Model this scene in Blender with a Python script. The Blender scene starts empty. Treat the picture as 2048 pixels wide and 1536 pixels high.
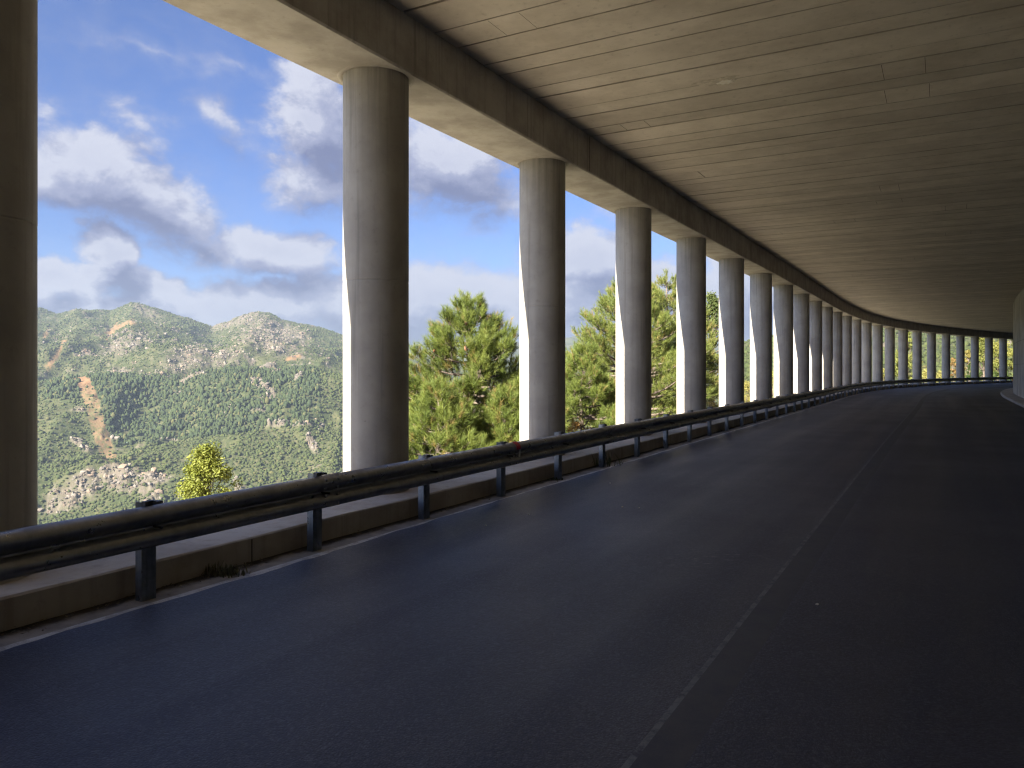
import bpy, math, random
import numpy as np
from mathutils import Vector, Matrix
random.seed(7)
rng = np.random.default_rng(11)
SC = bpy.context.scene
COL = SC.collection
EXPO = 2.78
SUN_AZ, SUN_EL = math.radians(-146.2), math.radians(28.5)
EYE = 1.72
F, U0, V0 = 1539.0, 1024.0, 736.5          # focal length and horizon of the 2048 px photograph

# ------------------------------------------------------------------ helpers
def tag(o, label=None, cat=None, group=None, kind=None):
    if label: o['label'] = label
    if cat: o['category'] = cat
    if group: o['group'] = group
    if kind: o['kind'] = kind
    return o

def empty(name, loc=(0, 0, 0), rz=0.0):
    o = bpy.data.objects.new(name, None); COL.objects.link(o)
    o.location = loc; o.rotation_euler = (0, 0, rz); o.empty_display_size = .3
    return o

def link(name, me, mat=None, parent=None):
    o = bpy.data.objects.new(name, me); COL.objects.link(o)
    if mat is not None and not me.materials: me.materials.append(mat)
    if parent: o.parent = parent
    return o

def mesh_np(name, V, faces, smooth=False, uv=None, col=None, k=None):
    """V (n,3); faces: (m,k) int array, or list of such arrays"""
    me = bpy.data.meshes.new(name)
    V = np.asarray(V, np.float32)
    if not isinstance(faces, list): faces = [faces]
    faces = [np.asarray(f, np.int32) for f in faces if len(f)]
    loops = np.concatenate([f.ravel() for f in faces])
    tot = np.concatenate([np.full(len(f), f.shape[1], np.int32) for f in faces])
    start = np.concatenate([[0], np.cumsum(tot)[:-1]]).astype(np.int32)
    me.vertices.add(len(V)); me.vertices.foreach_set('co', V.ravel())
    me.loops.add(len(loops)); me.loops.foreach_set('vertex_index', loops)
    me.polygons.add(len(tot)); me.polygons.foreach_set('loop_start', start)
    try: me.polygons.foreach_set('loop_total', tot)
    except Exception: pass
    me.polygons.foreach_set('use_smooth', np.full(len(tot), bool(smooth)))
    if uv is not None:
        l = me.uv_layers.new(name='UVMap'); uv = np.asarray(uv, np.float32)
        l.data.foreach_set('uv', uv[loops].ravel())
    if col is not None:
        a = me.color_attributes.new('tint', 'FLOAT_COLOR', 'POINT')
        c = np.ones((len(V), 4), np.float32); c[:, :3] = col
        a.data.foreach_set('color', c.ravel())
    me.update(calc_edges=True); me.validate(verbose=False)
    return me

class MB:
    """collects simple solids into one mesh"""
    def __init__(s): s.v = []; s.f = []
    def add(s, vs, fs):
        o = len(s.v); s.v += [tuple(v) for v in vs]; s.f += [tuple(i + o for i in f) for f in fs]
    def box(s, c, h, ax=None):
        X, Y, Z = ax or (Vector((1, 0, 0)), Vector((0, 1, 0)), Vector((0, 0, 1)))
        c = Vector(c)
        vs = [c + X * (h[0] * a) + Y * (h[1] * b) + Z * (h[2] * d) for d in (-1, 1) for b in (-1, 1) for a in (-1, 1)]
        s.add(vs, [(0, 2, 3, 1), (4, 5, 7, 6), (0, 1, 5, 4), (2, 6, 7, 3), (0, 4, 6, 2), (1, 3, 7, 5)])
    def tube(s, pts, rad, n=8, cap=True):
        pts = [Vector(p) for p in pts]; o = len(s.v); m = len(pts)
        for i, p in enumerate(pts):
            t = (pts[min(i + 1, m - 1)] - pts[max(i - 1, 0)]).normalized()
            a = t.orthogonal().normalized() if i == 0 else (a - t * a.dot(t)).normalized()
            b = t.cross(a)
            for j in range(n):
                w = 2 * math.pi * j / n
                s.v.append(tuple(p + (a * math.cos(w) + b * math.sin(w)) * rad[i]))
        for i in range(m - 1):
            for j in range(n):
                s.f.append((o + i * n + j, o + i * n + (j + 1) % n, o + (i + 1) * n + (j + 1) % n, o + (i + 1) * n + j))
        if cap:
            s.f.append(tuple(o + j for j in range(n))[::-1]); s.f.append(tuple(o + (m - 1) * n + j for j in range(n)))
    def build(s, name, mat, parent=None, smooth=False):
        me = bpy.data.meshes.new(name); me.from_pydata(s.v, [], s.f)
        if smooth: me.polygons.foreach_set('use_smooth', [True] * len(me.polygons))
        me.update(); return link(name, me, mat, parent)

import bmesh
def merge(dst, src):
    """moves src's faces (and its material) into dst's mesh"""
    b = bmesh.new(); b.from_mesh(dst.data); n = len(b.faces); b.from_mesh(src.data); b.faces.ensure_lookup_table()
    k = len(dst.data.materials); dst.data.materials.append(src.data.materials[0])
    for f in b.faces[n:]: f.material_index = k
    b.to_mesh(dst.data); b.free(); me = src.data; bpy.data.objects.remove(src); bpy.data.meshes.remove(me)

# numpy value noise
def _hash(ix, iy, seed):
    h = (ix.astype(np.int64) * 374761393 + iy.astype(np.int64) * 668265263 + seed * 1442695041) & 0xffffffff
    h = ((h ^ (h >> 13)) * 1274126177) & 0xffffffff
    return ((h ^ (h >> 16)) & 0xffff) / 65535.0
def vnoise(x, y, seed=0):
    ix = np.floor(x); iy = np.floor(y); fx = x - ix; fy = y - iy
    fx = fx * fx * fx * (fx * (fx * 6 - 15) + 10); fy = fy * fy * fy * (fy * (fy * 6 - 15) + 10)
    a = _hash(ix, iy, seed); b = _hash(ix + 1, iy, seed); c = _hash(ix, iy + 1, seed); d = _hash(ix + 1, iy + 1, seed)
    return (a + (b - a) * fx) * (1 - fy) + (c + (d - c) * fx) * fy
def fbm(x, y, seed=0, oct=5, gain=.5):
    s = 0; a = 1; t = 0
    for o in range(oct):
        s = s + a * vnoise(x, y, seed + o * 17); t += a; a *= gain
        x, y = x * 1.93 + y * .31 + 5.3, y * 1.93 - x * .31 + 9.1
    return s / t
def ridged(x, y, seed=0, oct=4):
    s = 0; a = 1; t = 0
    for o in range(oct):
        s = s + a * (1 - np.abs(2 * vnoise(x, y, seed + o * 13) - 1)); t += a; a *= .5
        x, y = x * 1.9 + y * .4 + 3.3, y * 1.9 - x * .4 + 7.7
    return s / t
def sstep(a, b, x):
    t = np.clip((x - a) / (b - a), 0, 1); return t * t * (3 - 2 * t)

# ------------------------------------------------------------------ node helpers
class NT:
    def __init__(s, tree): s.t = tree; s.n = tree.nodes; s.l = tree.links
    def node(s, typ, **kw):
        n = s.n.new(typ)
        for k, v in kw.items(): setattr(n, k, v)
        return n
    def inp(s, sock, v):
        if v is None: return
        if isinstance(v, bpy.types.NodeSocket): s.l.new(v, sock)
        elif isinstance(v, (tuple, list)) and len(v) == 3 and sock.type == 'RGBA': sock.default_value = (*v, 1)
        else: sock.default_value = v
    def math(s, op, a, b=None, c=None, clamp=False):
        n = s.node('ShaderNodeMath', operation=op, use_clamp=clamp)
        s.inp(n.inputs[0], a); s.inp(n.inputs[1], b)
        if c is not None: s.inp(n.inputs[2], c)
        return n.outputs[0]
    def vmath(s, op, a, b=None, scale=None):
        n = s.node('ShaderNodeVectorMath', operation=op)
        s.inp(n.inputs[0], a)
        if b is not None: s.inp(n.inputs[1], b)
        if scale is not None: s.inp(n.inputs[3], scale)
        return n.outputs['Value'] if op in ('LENGTH', 'DOT_PRODUCT') else n.outputs[0]
    def noise(s, vec, scale, detail=4, rough=.55, dist=0, out='Fac'):
        n = s.node('ShaderNodeTexNoise'); s.inp(n.inputs['Vector'], vec)
        s.inp(n.inputs['Scale'], scale); s.inp(n.inputs['Detail'], detail); s.inp(n.inputs['Roughness'], rough); s.inp(n.inputs['Distortion'], dist)
        return n.outputs[out]
    def mapr(s, v, a, b, c=0.0, d=1.0, smooth=True):
        n = s.node('ShaderNodeMapRange', interpolation_type='SMOOTHSTEP' if smooth else 'LINEAR')
        for i, x in enumerate((v, a, b, c, d)): s.inp(n.inputs[i], x)
        return n.outputs[0]
    def mix(s, fac, a, b, blend='MIX'):
        n = s.node('ShaderNodeMix', data_type='RGBA', blend_type=blend)
        s.inp(n.inputs['Factor'], fac); s.inp(n.inputs[6], a); s.inp(n.inputs[7], b)
        return n.outputs[2]
    def scalevec(s, vec, sc):
        return s.vmath('MULTIPLY', vec, sc)
    def comb(s, x, y, z):
        n = s.node('ShaderNodeCombineXYZ'); s.inp(n.inputs[0], x); s.inp(n.inputs[1], y); s.inp(n.inputs[2], z); return n.outputs[0]
    def sep(s, v):
        n = s.node('ShaderNodeSeparateXYZ'); s.inp(n.inputs[0], v); return n.outputs

def material(name):
    m = bpy.data.materials.new(name); m.use_nodes = True
    t = NT(m.node_tree); t.n.clear()
    out = t.node('ShaderNodeOutputMaterial'); b = t.node('ShaderNodeBsdfPrincipled')
    t.l.new(b.outputs[0], out.inputs['Surface'])
    t.out = out; t.b = b; t.pos = t.node('ShaderNodeNewGeometry').outputs['Position']
    return m, t
def bump(t, h, dist, strength=.6):
    n = t.node('ShaderNodeBump'); n.inputs['Strength'].default_value = strength; n.inputs['Distance'].default_value = dist
    t.inp(n.inputs['Height'], h); t.l.new(n.outputs[0], t.b.inputs['Normal'])

def concrete(name, base, dark, streak=.5, uvmode=False, mottling=1.0, scale=1.0, rough=.85, bumpd=.004):
    m, t = material(name)
    p = t.pos
    n1 = t.noise(p, 1.1 * scale, 6, .6); n2 = t.noise(p, 9 * scale, 5, .65); n3 = t.noise(p, 70, 3, .6)
    st = t.noise(t.scalevec(p, (9, 9, .35)), 1.0, 4, .6)
    f = t.mapr(n1, .33, .68)
    c = t.mix(t.math('MULTIPLY', f, .75 * mottling), base, dark)
    c = t.mix(t.math('MULTIPLY', t.mapr(st, .5, .75), streak), c, tuple(x * .62 for x in dark))
    c = t.mix(t.math('MULTIPLY', t.mapr(n2, .55, .8), .45), c, tuple(x * .7 for x in dark))
    c = t.mix(t.math('MULTIPLY', t.mapr(n3, .62, .75), .35), c, tuple(min(1, x * 1.25) for x in base))
    t.inp(t.b.inputs['Base Color'], c); t.b.inputs['Roughness'].default_value = rough
    t.b.inputs['Specular IOR Level'].default_value = .25
    h = t.math('ADD', t.math('MULTIPLY', n2, .8), t.math('MULTIPLY', n3, .35))
    bump(t, h, bumpd, .5)
    t.c = c
    return m, t

# ------------------------------------------------------------------ the line of the pillars
KT = [-0.0380939581, 0.0875799084, -0.135571760, 0.530399017, 0.959495768, 0.466651455, 0.409969790]
SP = 4.52799582; TH0 = 0.510753802; X0 = -3.8888; Y0 = 5.5453
DS = .04
S_MIN, S_MAX = -44.0, 150.0
def _curve():
    n1 = int(round(S_MAX / DS)); th = TH0; x, y = X0, Y0
    S = [0.]; X = [x]; Y = [y]; T = [th]; tk = np.linspace(0, 24, 7)
    for i in range(n1):
        k = float(np.interp((i + .5) * DS / SP, tk, KT)) * .01
        th += k * DS; x += math.sin(th) * DS; y += math.cos(th) * DS
        S.append((i + 1) * DS); X.append(x); Y.append(y); T.append(th)
    nb = int(round(-S_MIN / DS))
    Sb = [-(i) * DS for i in range(nb, 0, -1)]
    Xb = [X0 + math.sin(TH0) * s for s in Sb]; Yb = [Y0 + math.cos(TH0) * s for s in Sb]
    return np.array(Sb + S), np.array(Xb + X), np.array(Yb + Y), np.array([TH0] * nb + T)
CS, CX, CY, CT = _curve()
def P(s, d, z=0.0):
    """point at arc length s, d metres to the road side of the pillar line"""
    x = np.interp(s, CS, CX); y = np.interp(s, CS, CY); t = np.interp(s, CS, CT)
    return x + np.cos(t) * d, y - np.sin(t) * d, z
def heading(s): return float(np.interp(s, CS, CT))
def frame(s):
    t = heading(s)
    return Vector((math.sin(t), math.cos(t), 0)), Vector((math.cos(t), -math.sin(t), 0)), Vector((0, 0, 1))

def sweep(name, prof, ss, mat, parent=None, closed=True, smooth=False, caps=True, jit=None):
    """prof: list of (d,z); jit(s_array, index)->(dd,dz) offsets"""
    ss = np.asarray(ss, float); n = len(ss); m = len(prof)
    V = np.zeros((n, m, 3)); UV = np.zeros((n, m, 2)); acc = 0
    for j, (d, z) in enumerate(prof):
        dd, dz = (0, 0) if jit is None else jit(ss, j)
        x, y, _ = P(ss, d + dd)
        V[:, j, 0] = x; V[:, j, 1] = y; V[:, j, 2] = z + dz
        if j: acc += math.hypot(d - prof[j - 1][0], z - prof[j - 1][1])
        UV[:, j, 0] = ss; UV[:, j, 1] = acc
    idx = np.arange(n * m).reshape(n, m)
    mm = m if closed else m - 1
    F4 = []
    for j in range(mm):
        j2 = (j + 1) % m
        F4.append(np.stack([idx[:-1, j], idx[1:, j], idx[1:, j2], idx[:-1, j2]], 1))
    fs = [np.concatenate(F4)]
    if closed and caps:
        fs.append(idx[0][None, :]); fs.append(idx[-1][::-1][None, :])
    me = mesh_np(name, V.reshape(-1, 3), fs, smooth, UV.reshape(-1, 2))
    return link(name, me, mat, parent)
def arange(a, b, st): return np.linspace(a, b, max(2, int(round((b - a) / st)) + 1))

# ------------------------------------------------------------------ materials of the gallery
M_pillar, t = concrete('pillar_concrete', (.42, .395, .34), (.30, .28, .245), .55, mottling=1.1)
# trowelled pour lift: slightly different tone above and below the joint
z = t.sep(t.pos)[2]
lift = t.mapr(z, 2.775, 2.785)
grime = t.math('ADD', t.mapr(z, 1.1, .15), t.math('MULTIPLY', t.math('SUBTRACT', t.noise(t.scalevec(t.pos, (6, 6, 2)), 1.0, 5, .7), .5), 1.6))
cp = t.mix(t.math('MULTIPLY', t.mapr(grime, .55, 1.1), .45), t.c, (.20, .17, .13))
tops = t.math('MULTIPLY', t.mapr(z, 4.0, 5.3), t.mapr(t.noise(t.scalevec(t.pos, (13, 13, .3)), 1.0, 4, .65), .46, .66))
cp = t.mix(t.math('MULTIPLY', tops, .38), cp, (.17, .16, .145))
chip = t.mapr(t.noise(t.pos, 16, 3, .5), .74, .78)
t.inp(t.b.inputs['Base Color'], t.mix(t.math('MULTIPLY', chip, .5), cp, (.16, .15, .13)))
M_beam, _ = concrete('beam_concrete', (.43, .405, .36), (.29, .265, .23), .6, mottling=1.2, scale=1.5)
M_soffit, t = concrete('soffit_concrete', (.43, .40, .35), (.30, .275, .235), .0, mottling=1.4, scale=1.6)
M_sill, _ = concrete('sill_concrete', (.42, .37, .30), (.28, .235, .185), .35, mottling=1.1, scale=1.2)
M_gutter, t = concrete('gutter_concrete', (.27, .24, .20), (.15, .13, .105), .0, mottling=1.2, scale=3)
uvg = t.sep(t.node('ShaderNodeUVMap', uv_map='UVMap').outputs[0])
dirt = t.math('ADD', t.mapr(uvg[1], .30, .02), t.math('MULTIPLY', t.math('SUBTRACT', t.noise(t.pos, 3.5, 6, .7), .5), 1.8))
t.inp(t.b.inputs['Base Color'], t.mix(t.mapr(dirt, .25, .75), t.c, (.045, .036, .028)))
M_kerb, _ = concrete('kerb_concrete', (.50, .47, .42), (.34, .31, .27), .3, scale=2)
M_wall, t = concrete('wall_concrete', (.60, .57, .51), (.42, .38, .32), .5, mottling=1.2, scale=.7)
drip = t.noise(t.scalevec(t.pos, (3.2, 3.2, .12)), 1.0, 3, .5)
lowz = t.mapr(t.sep(t.pos)[2], 3.9, 3.0)
t.inp(t.b.inputs['Base Color'], t.mix(t.math('MULTIPLY', t.mapr(drip, .55, .62), t.math('MULTIPLY', lowz, .75)), t.c, (.12, .115, .11)))

# ceiling: precast boards, each with its own tone
M_ceil, t = material('ceiling_boards')
at = t.node('ShaderNodeVertexColor', layer_name='tint').outputs[0]
uv = t.node('ShaderNodeUVMap', uv_map='UVMap').outputs[0]
n1 = t.noise(t.scalevec(uv, (1.5, .95, 1)), 1.0, 7, .68); n2 = t.noise(uv, 9, 5, .65); n3 = t.noise(uv, 80, 3, .6)
c = t.mix(t.mapr(n1, .32, .7), (.70, .635, .53), (.55, .49, .40))
c = t.mix(t.math('MULTIPLY', t.mapr(n2, .55, .74), .45), c, (.36, .315, .25))
c = t.mix(t.math('MULTIPLY', t.mapr(n3, .6, .75), .3), c, (.62, .54, .42))
c = t.mix(1.0, c, at, 'MULTIPLY')
t.inp(t.b.inputs['Base Color'], c); t.b.inputs['Roughness'].default_value = .8; t.b.inputs['Specular IOR Level'].default_value = .3
bump(t, t.math('ADD', n2, t.math('MULTIPLY', n3, .4)), .004, .4)
M_joint, t = material('joint_shadow_gap'); t.b.inputs['Base Color'].default_value = (.09, .075, .055, 1); t.b.inputs['Roughness'].default_value = .95

# asphalt
M_road, t = material('asphalt')
p = t.pos
g = t.node('ShaderNodeTexVoronoi', feature='F1'); t.inp(g.inputs['Vector'], p); g.inputs['Scale'].default_value = 85
stone = t.mapr(g.outputs['Distance'], .15, .6)
n1 = t.noise(p, .35, 5, .6); n2 = t.noise(p, 5, 5, .65); n3 = t.noise(p, 150, 2, .6)
uvr = t.node('ShaderNodeUVMap', uv_map='UVMap').outputs[0]
lane = t.noise(t.scalevec(uvr, (.05, 1.25, 1)), 1.0, 3, .5)
c = t.mix(t.mapr(n1, .35, .68), (.016, .021, .047), (.024, .030, .062))
c = t.mix(t.math('MULTIPLY', t.mapr(lane, .42, .7), .5), c, (.036, .039, .058))
cellc = t.sep(g.outputs['Color'])[0]; g2 = t.node('ShaderNodeTexVoronoi', feature='F1'); t.inp(g2.inputs['Vector'], p); g2.inputs['Scale'].default_value = 38
cell2 = t.sep(g2.outputs['Color'])[1]
c = t.mix(t.math('MULTIPLY', t.mapr(n3, .58, .72), .5), c, (.11, .115, .15))
c = t.mix(t.math('MULTIPLY', t.mapr(cellc, .70, 1.0, 0, 1, False), .75), c, (.066, .07, .095))
c = t.mix(t.math('MULTIPLY', t.mapr(cell2, .86, .95, 0, 1, False), .22), c, (.10, .105, .14))
c = t.mix(t.math('MULTIPLY', t.mapr(cellc, .35, .0, 0, 1, False), .6), c, (.010, .011, .020))
c = t.mix(t.math('MULTIPLY', t.mapr(n2, .55, .75), .3), c, (.018, .020, .034))
def scuff(cx, cy, rx, ry, rot):
    q = t.vmath('SUBTRACT', p, (cx, cy, 0))
    r = t.node('ShaderNodeVectorRotate', rotation_type='Z_AXIS'); t.inp(r.inputs['Vector'], q); r.inputs['Angle'].default_value = rot
    q = t.scalevec(r.outputs[0], (1 / rx, 1 / ry, 0))
    return t.mapr(t.vmath('LENGTH', q), 1.0, .35)
s1 = scuff(1.72, 6.85, .9, .42, -.4); s2 = scuff(2.95, 11.4, .9, .35, -.4)
sn = t.noise(t.scalevec(p, (9, 26, 1)), 1.0, 4, .7)
sm = t.math('MULTIPLY', t.math('MAXIMUM', s1, s2), t.mapr(sn, .56, .66))
c = t.mix(t.math('MULTIPLY', sm, .6), c, (.20, .20, .22))
t.inp(t.b.inputs['Base Color'], c)
t.inp(t.b.inputs['Roughness'], t.mapr(t.math('ADD', t.math('MULTIPLY', lane, .6), t.math('MULTIPLY', n1, .4)), .35, .65, .58, .46))
t.b.inputs['Specular IOR Level'].default_value = .5
bump(t, t.math('ADD', t.math('MULTIPLY', stone, -1), t.math('MULTIPLY', n3, .5)), .0035, .55)

def paint(name, col, under, wear0, wear1, sc):
    m, t = material(name)
    n = t.noise(t.pos, sc, 6, .75); nn = t.noise(t.pos, 120, 3, .6)
    k = t.mapr(t.math('ADD', t.math('MULTIPLY', n, .7), t.math('MULTIPLY', nn, .3)), wear0, wear1)
    t.inp(t.b.inputs['Base Color'], t.mix(k, under, col)); t.b.inputs['Roughness'].default_value = .65
    bump(t, nn, .003, .4)
    return m
M_edge = paint('edge_paint', (.43, .41, .37), (.21, .19, .16), .39, .59, 5)
M_cline = paint('worn_centre_paint', (.15, .153, .165), (.036, .039, .062), .36, .58, 9)
M_cband = paint('worn_centre_band', (.062, .063, .070), (.036, .039, .058), .32, .62, 3)

def metal(name, base, dark, rough=.45, met=.85):
    m, t = material(name)
    n = t.noise(t.pos, 7, 5, .6); n2 = t.noise(t.scalevec(t.pos, (14, 14, 1.5)), 1.0, 4, .6)
    t.inp(t.b.inputs['Base Color'], t.mix(t.mapr(t.math('ADD', t.math('MULTIPLY', n, .5), t.math('MULTIPLY', n2, .5)), .4, .62), base, dark))
    t.b.inputs['Metallic'].default_value = met
    t.inp(t.b.inputs['Roughness'], t.mapr(n, .3, .7, rough - .1, rough + .15))
    bump(t, n, .0003, .10)
    return m
M_rail = metal('galvanised_rail', (.29, .292, .298), (.23, .23, .235), .36, .75)
M_post = metal('galvanised_post', (.23, .25, .27), (.13, .145, .16), .36, .85)
M_black = metal('dark_spacer_steel', (.10, .10, .105), (.05, .05, .055), .5, .6)
def plain(name, col, rough=.6):
    m, t = material(name)
    n = t.noise(t.pos, 30, 4, .6)
    t.inp(t.b.inputs['Base Color'], t.mix(t.math('MULTIPLY', t.mapr(n, .4, .7), .5), col, tuple(x * .6 for x in col)))
    t.b.inputs['Roughness'].default_value = rough
    return m
M_red = plain('red_spray_paint', (.55, .03, .05)); M_refl = plain('white_reflector', (.55, .55, .52), .35); M_redr = plain('red_reflector', (.4, .02, .02), .3)
M_pebble = plain('pale_pebble', (.55, .53, .48), .8)

# ------------------------------------------------------------------ road and setting strips
def edge_jit(s, j):
    return (.10 * (fbm(s * .5, s * 0 + 3, 5, 3, .5) - .52) + .07 * (fbm(s * 4.3, s * 0 + 8, 6, 4, .6) - .5) if j in (0, 1) else 0, 0)
road = sweep('road', [(1.145, -.05), (1.15, .02), (2.5, .02), (4.905, .02)], arange(-43, 148, .1), M_road, closed=False, jit=edge_jit)
merge(road, sweep('road_half', [(5.14, .02), (7.0, .02), (9.15, .02)], arange(-43, 148, .4), M_road, closed=False))
tag(road, 'dark smooth asphalt road bending right under the gallery', 'road', kind='structure')
ssr = arange(-43, 148, .4)
def flat(name, d0, d1, zz, mat, parent, ss=ssr, wob=0):
    return sweep(name, [(d0, zz), (d1, zz)], ss, mat, parent, closed=False,
                 jit=(lambda s, j: (wob * (fbm(s * 1.1, s * 0 + j * 9, 3, 3) - .5), 0)) if wob else None)
flat('centre_line', 4.905, 4.938, .02, M_cline, road)
flat('centre_band', 4.938, 5.14, .02, M_cband, road)
gut = sweep('gutter', [(.70, .0), (1.40, -.004), (1.40, -.12), (.70, -.12)], arange(-43, 148, .4), M_gutter,
            jit=lambda s, j: (0, 0.012 * (fbm(s * 2.1, s * 0, 8, 3) - .5) if j == 0 else 0))
tag(gut, 'narrow dusty gutter strip between parapet and asphalt', 'gutter', kind='structure')
el = flat('edge_line', 1.05, 1.19, .006, M_edge, gut)

# sill wall under the pillars
def bays(a, b, n):
    return arange(a, b, n)
sill = sweep('parapet_wall', [(-.75, -2.5), (-.75, .205), (-.735, .22), (.725, .22), (.74, .205), (.74, -.2), (.5, -2.5)],
             arange(-43, 148, .3), M_sill, jit=lambda s, j: (.012 * (fbm(s * 2.5, s * 0 + j, 2, 4) - .5) if j in (3, 4) else 0,
                                                             .010 * (fbm(s * 1.9, s * 0 + j, 4, 4) - .5) if j in (3, 4) else 0))
tag(sill, 'low concrete parapet wall carrying the row of pillars beside the road', 'wall', kind='thing')
mb = MB()
for k in range(-5, 32):
    s = k * SP + 1.9
    T, N, Z = frame(s); x, y, _ = P(s, .741)
    mb.box((x, y, .10), (.006, .0035, .10), (T, N, Z))
merge(sill, mb.build('joint', M_joint))

# kerb, inner wall
kerb = sweep('kerb', [(9.02, -.1), (9.02, .10), (9.06, .135), (9.9, .135), (9.9, -.1)], arange(-43, 148, .4), M_kerb)
tag(kerb, 'pale concrete kerb at the foot of the inner wall', 'kerb', kind='structure')
wall = sweep('retaining_wall', [(9.72, .08), (9.72, 5.96), (10.25, 5.96), (10.25, .08)], arange(-43, 148, .4), M_wall)
tag(wall, 'tall grey concrete retaining wall with dark drip streaks at the right edge', 'wall', kind='thing')
mb = MB()
for k in range(-8, 30):
    for h in (1.95, 3.25):
        a = arange(k * 4.9, k * 4.9 + 4.88, .8)
        for q in range(len(a) - 1):
            T, N, Z = frame((a[q] + a[q + 1]) / 2); x, y, _ = P((a[q] + a[q + 1]) / 2, 9.718)
            mb.box((x, y, h), ((a[1] - a[0]) * .5, .003, .006), (T, N, Z))
    s = k * 4.9; T, N, Z = frame(s); x, y, _ = P(s, 9.718); mb.box((x, y, 2.9), (.007, .003, 2.8), (T, N, Z))
merge(wall, mb.build('joint', M_joint))

# ------------------------------------------------------------------ roof
roof = tag(empty('gallery_roof', P(0, 5, 0)), 'long curving concrete gallery roof of grooved planks with an edge beam', 'roof', kind='thing')
R0 = Matrix.Translation(roof.location).inverted()
def under(o, root):
    o.parent = root; o.matrix_parent_inverse = root.matrix_basis.inverted(); return o
ZS, ZC = EYE + 3.57, EYE + 4.255
bm_ = sweep('edge_beam', [(-.53, ZS + .02), (-.51, ZS), (.46, ZS), (.48, ZS + .02), (.48, 6.5), (-.53, 6.5)], arange(-43, 148, .3), M_beam,
            jit=lambda s, j: (0, .006 * (fbm(s * 2, s * 0 + j, 4, 4) - .5)))
bm_.data.materials.append(M_soffit)
ns = len(arange(-43, 148, .3)) - 1
mi = np.zeros(len(bm_.data.polygons), np.int32); mi[ns:2 * ns] = 1; mi[0:ns] = 1; bm_.data.polygons.foreach_set('material_index', mi)
under(bm_, roof)
# beam pour joints
mb = MB()
for k in range(-4, 16):
    s = k * 13.3 + 10.0; T, N, Z = frame(s); x, y, _ = P(s, .481); mb.box((x, y, ZS + .34), (.006, .003, .32), (T, N, Z))
merge(bm_, mb.build('joint', M_joint))
# ceiling boards: the sheet dips up into a groove at each joint
V = []; C = []; UVv = []; mats = []; kinds = []
r_ = random.Random(3)
bounds = []
s = -42.6
k = 0
s_off = 5.6 - 1.13 * 43
ms = []
for k in range(0, 172):
    a = s_off + 1.13 * k + r_.uniform(-.03, .03)
    ms.append((a, .034, .040))
    ms.append((a + .70 + r_.uniform(-.05, .05), .016 if r_.random() < .7 else .026, .018))
ms = [m for m in ms if -42.5 < m[0] < 147.5]
rows = []   # (s, z, tint, groove)
for i in range(len(ms) - 1):
    a, wa, da = ms[i]; b, wb, db = ms[i + 1]
    tt = r_.uniform(.86, 1.05); dz = r_.uniform(-.004, .004)
    rows.append((a, ZC + da, .16)); rows.append((a + wa * .5, ZC + da, .2)); rows.append((a + wa * .5 + .004, ZC + dz, tt)); rows.append(((a + b) / 2, ZC + dz, tt)); rows.append((b - wb * .5 - .004, ZC + dz, tt)); rows.append((b - wb * .5, ZC + db, .2))
dcols = [.40, .56, .75, 1.4, 3, 4.5, 6, 7.5, 9, 9.8]
sa = np.array([q[0] for q in rows]); za = np.array([q[1] for q in rows]); ta = np.array([q[2] for q in rows])
V = np.zeros((len(rows), len(dcols), 3)); UVc = np.zeros((len(rows), len(dcols), 2)); CC = np.zeros((len(rows), len(dcols), 3))
for j, d in enumerate(dcols):
    x, y, _ = P(sa, d); V[:, j, 0] = x; V[:, j, 1] = y; V[:, j, 2] = za; UVc[:, j, 0] = sa; UVc[:, j, 1] = d; CC[:, j, :] = ta[:, None]
idx = np.arange(len(rows) * len(dcols)).reshape(len(rows), len(dcols))
q4 = np.stack([idx[:-1, :-1].ravel(), idx[:-1, 1:].ravel(), idx[1:, 1:].ravel(), idx[1:, :-1].ravel()], 1)
me = mesh_np('ceiling_boards', V.reshape(-1, 3), q4, False, UVc.reshape(-1, 2), CC.reshape(-1, 3))
ceil_o = under(link('ceiling_boards', me, M_ceil), roof)
slab = sweep('roof_slab', [(.482, 6.06), (10.4, 6.06), (10.4, 6.6), (.482, 6.6)], arange(-43, 148, .8), M_beam)
under(slab, roof)
hz = 1539 * 4.255 / (736.5 - 163); hx = (1444 - 1024) / 1539 * hz
# short cross joints in single boards, and the spalled hole
mb = MB()
for i in range(len(ms) - 1):
    a, b = ms[i][0], ms[i + 1][0]
    if r_.random() < .38 and b - a > .3:
        d = r_.uniform(1.0, 8.6)
        for dd in ((0, .3 + r_.uniform(.0, .4)) if r_.random() < .6 else (0,)):
            s = (a + b) / 2; T, N, Z = frame(s); x, y, _ = P(s, d + dd)
            if math.hypot(x - hx, y - hz) < 1.3: continue
            mb.box((x, y, ZC + .003), ((b - a) / 2 - .03, .0032, .007), (T, N, Z))
merge(ceil_o, mb.build('joint', M_joint))
def blob_plate(name, cx, cy, z, rx, ry, rot, mat, seed, n=26, th=.012):
    rr = random.Random(seed); mb = MB(); top = []; bot = []
    for i in range(n):
        w = 2 * math.pi * i / n; q = .62 + .45 * rr.random()
        a, b = rx * q * math.cos(w), ry * q * math.sin(w)
        x = cx + a * math.cos(rot) - b * math.sin(rot); y = cy + a * math.sin(rot) + b * math.cos(rot)
        top.append((x, y, z + th)); bot.append((cx + (x - cx) * .9, cy + (y - cy) * .9, z - .003))
    o = 0; fs = [tuple(range(n, 2 * n))]
    for i in range(n): fs.append((i, (i + 1) % n, n + (i + 1) % n, n + i))
    mb.add(top + bot, fs); return mb.build(name, mat)
M_spall, t = material('spalled_pale_plaster'); n = t.noise(t.pos, 25, 5, .7)
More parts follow.
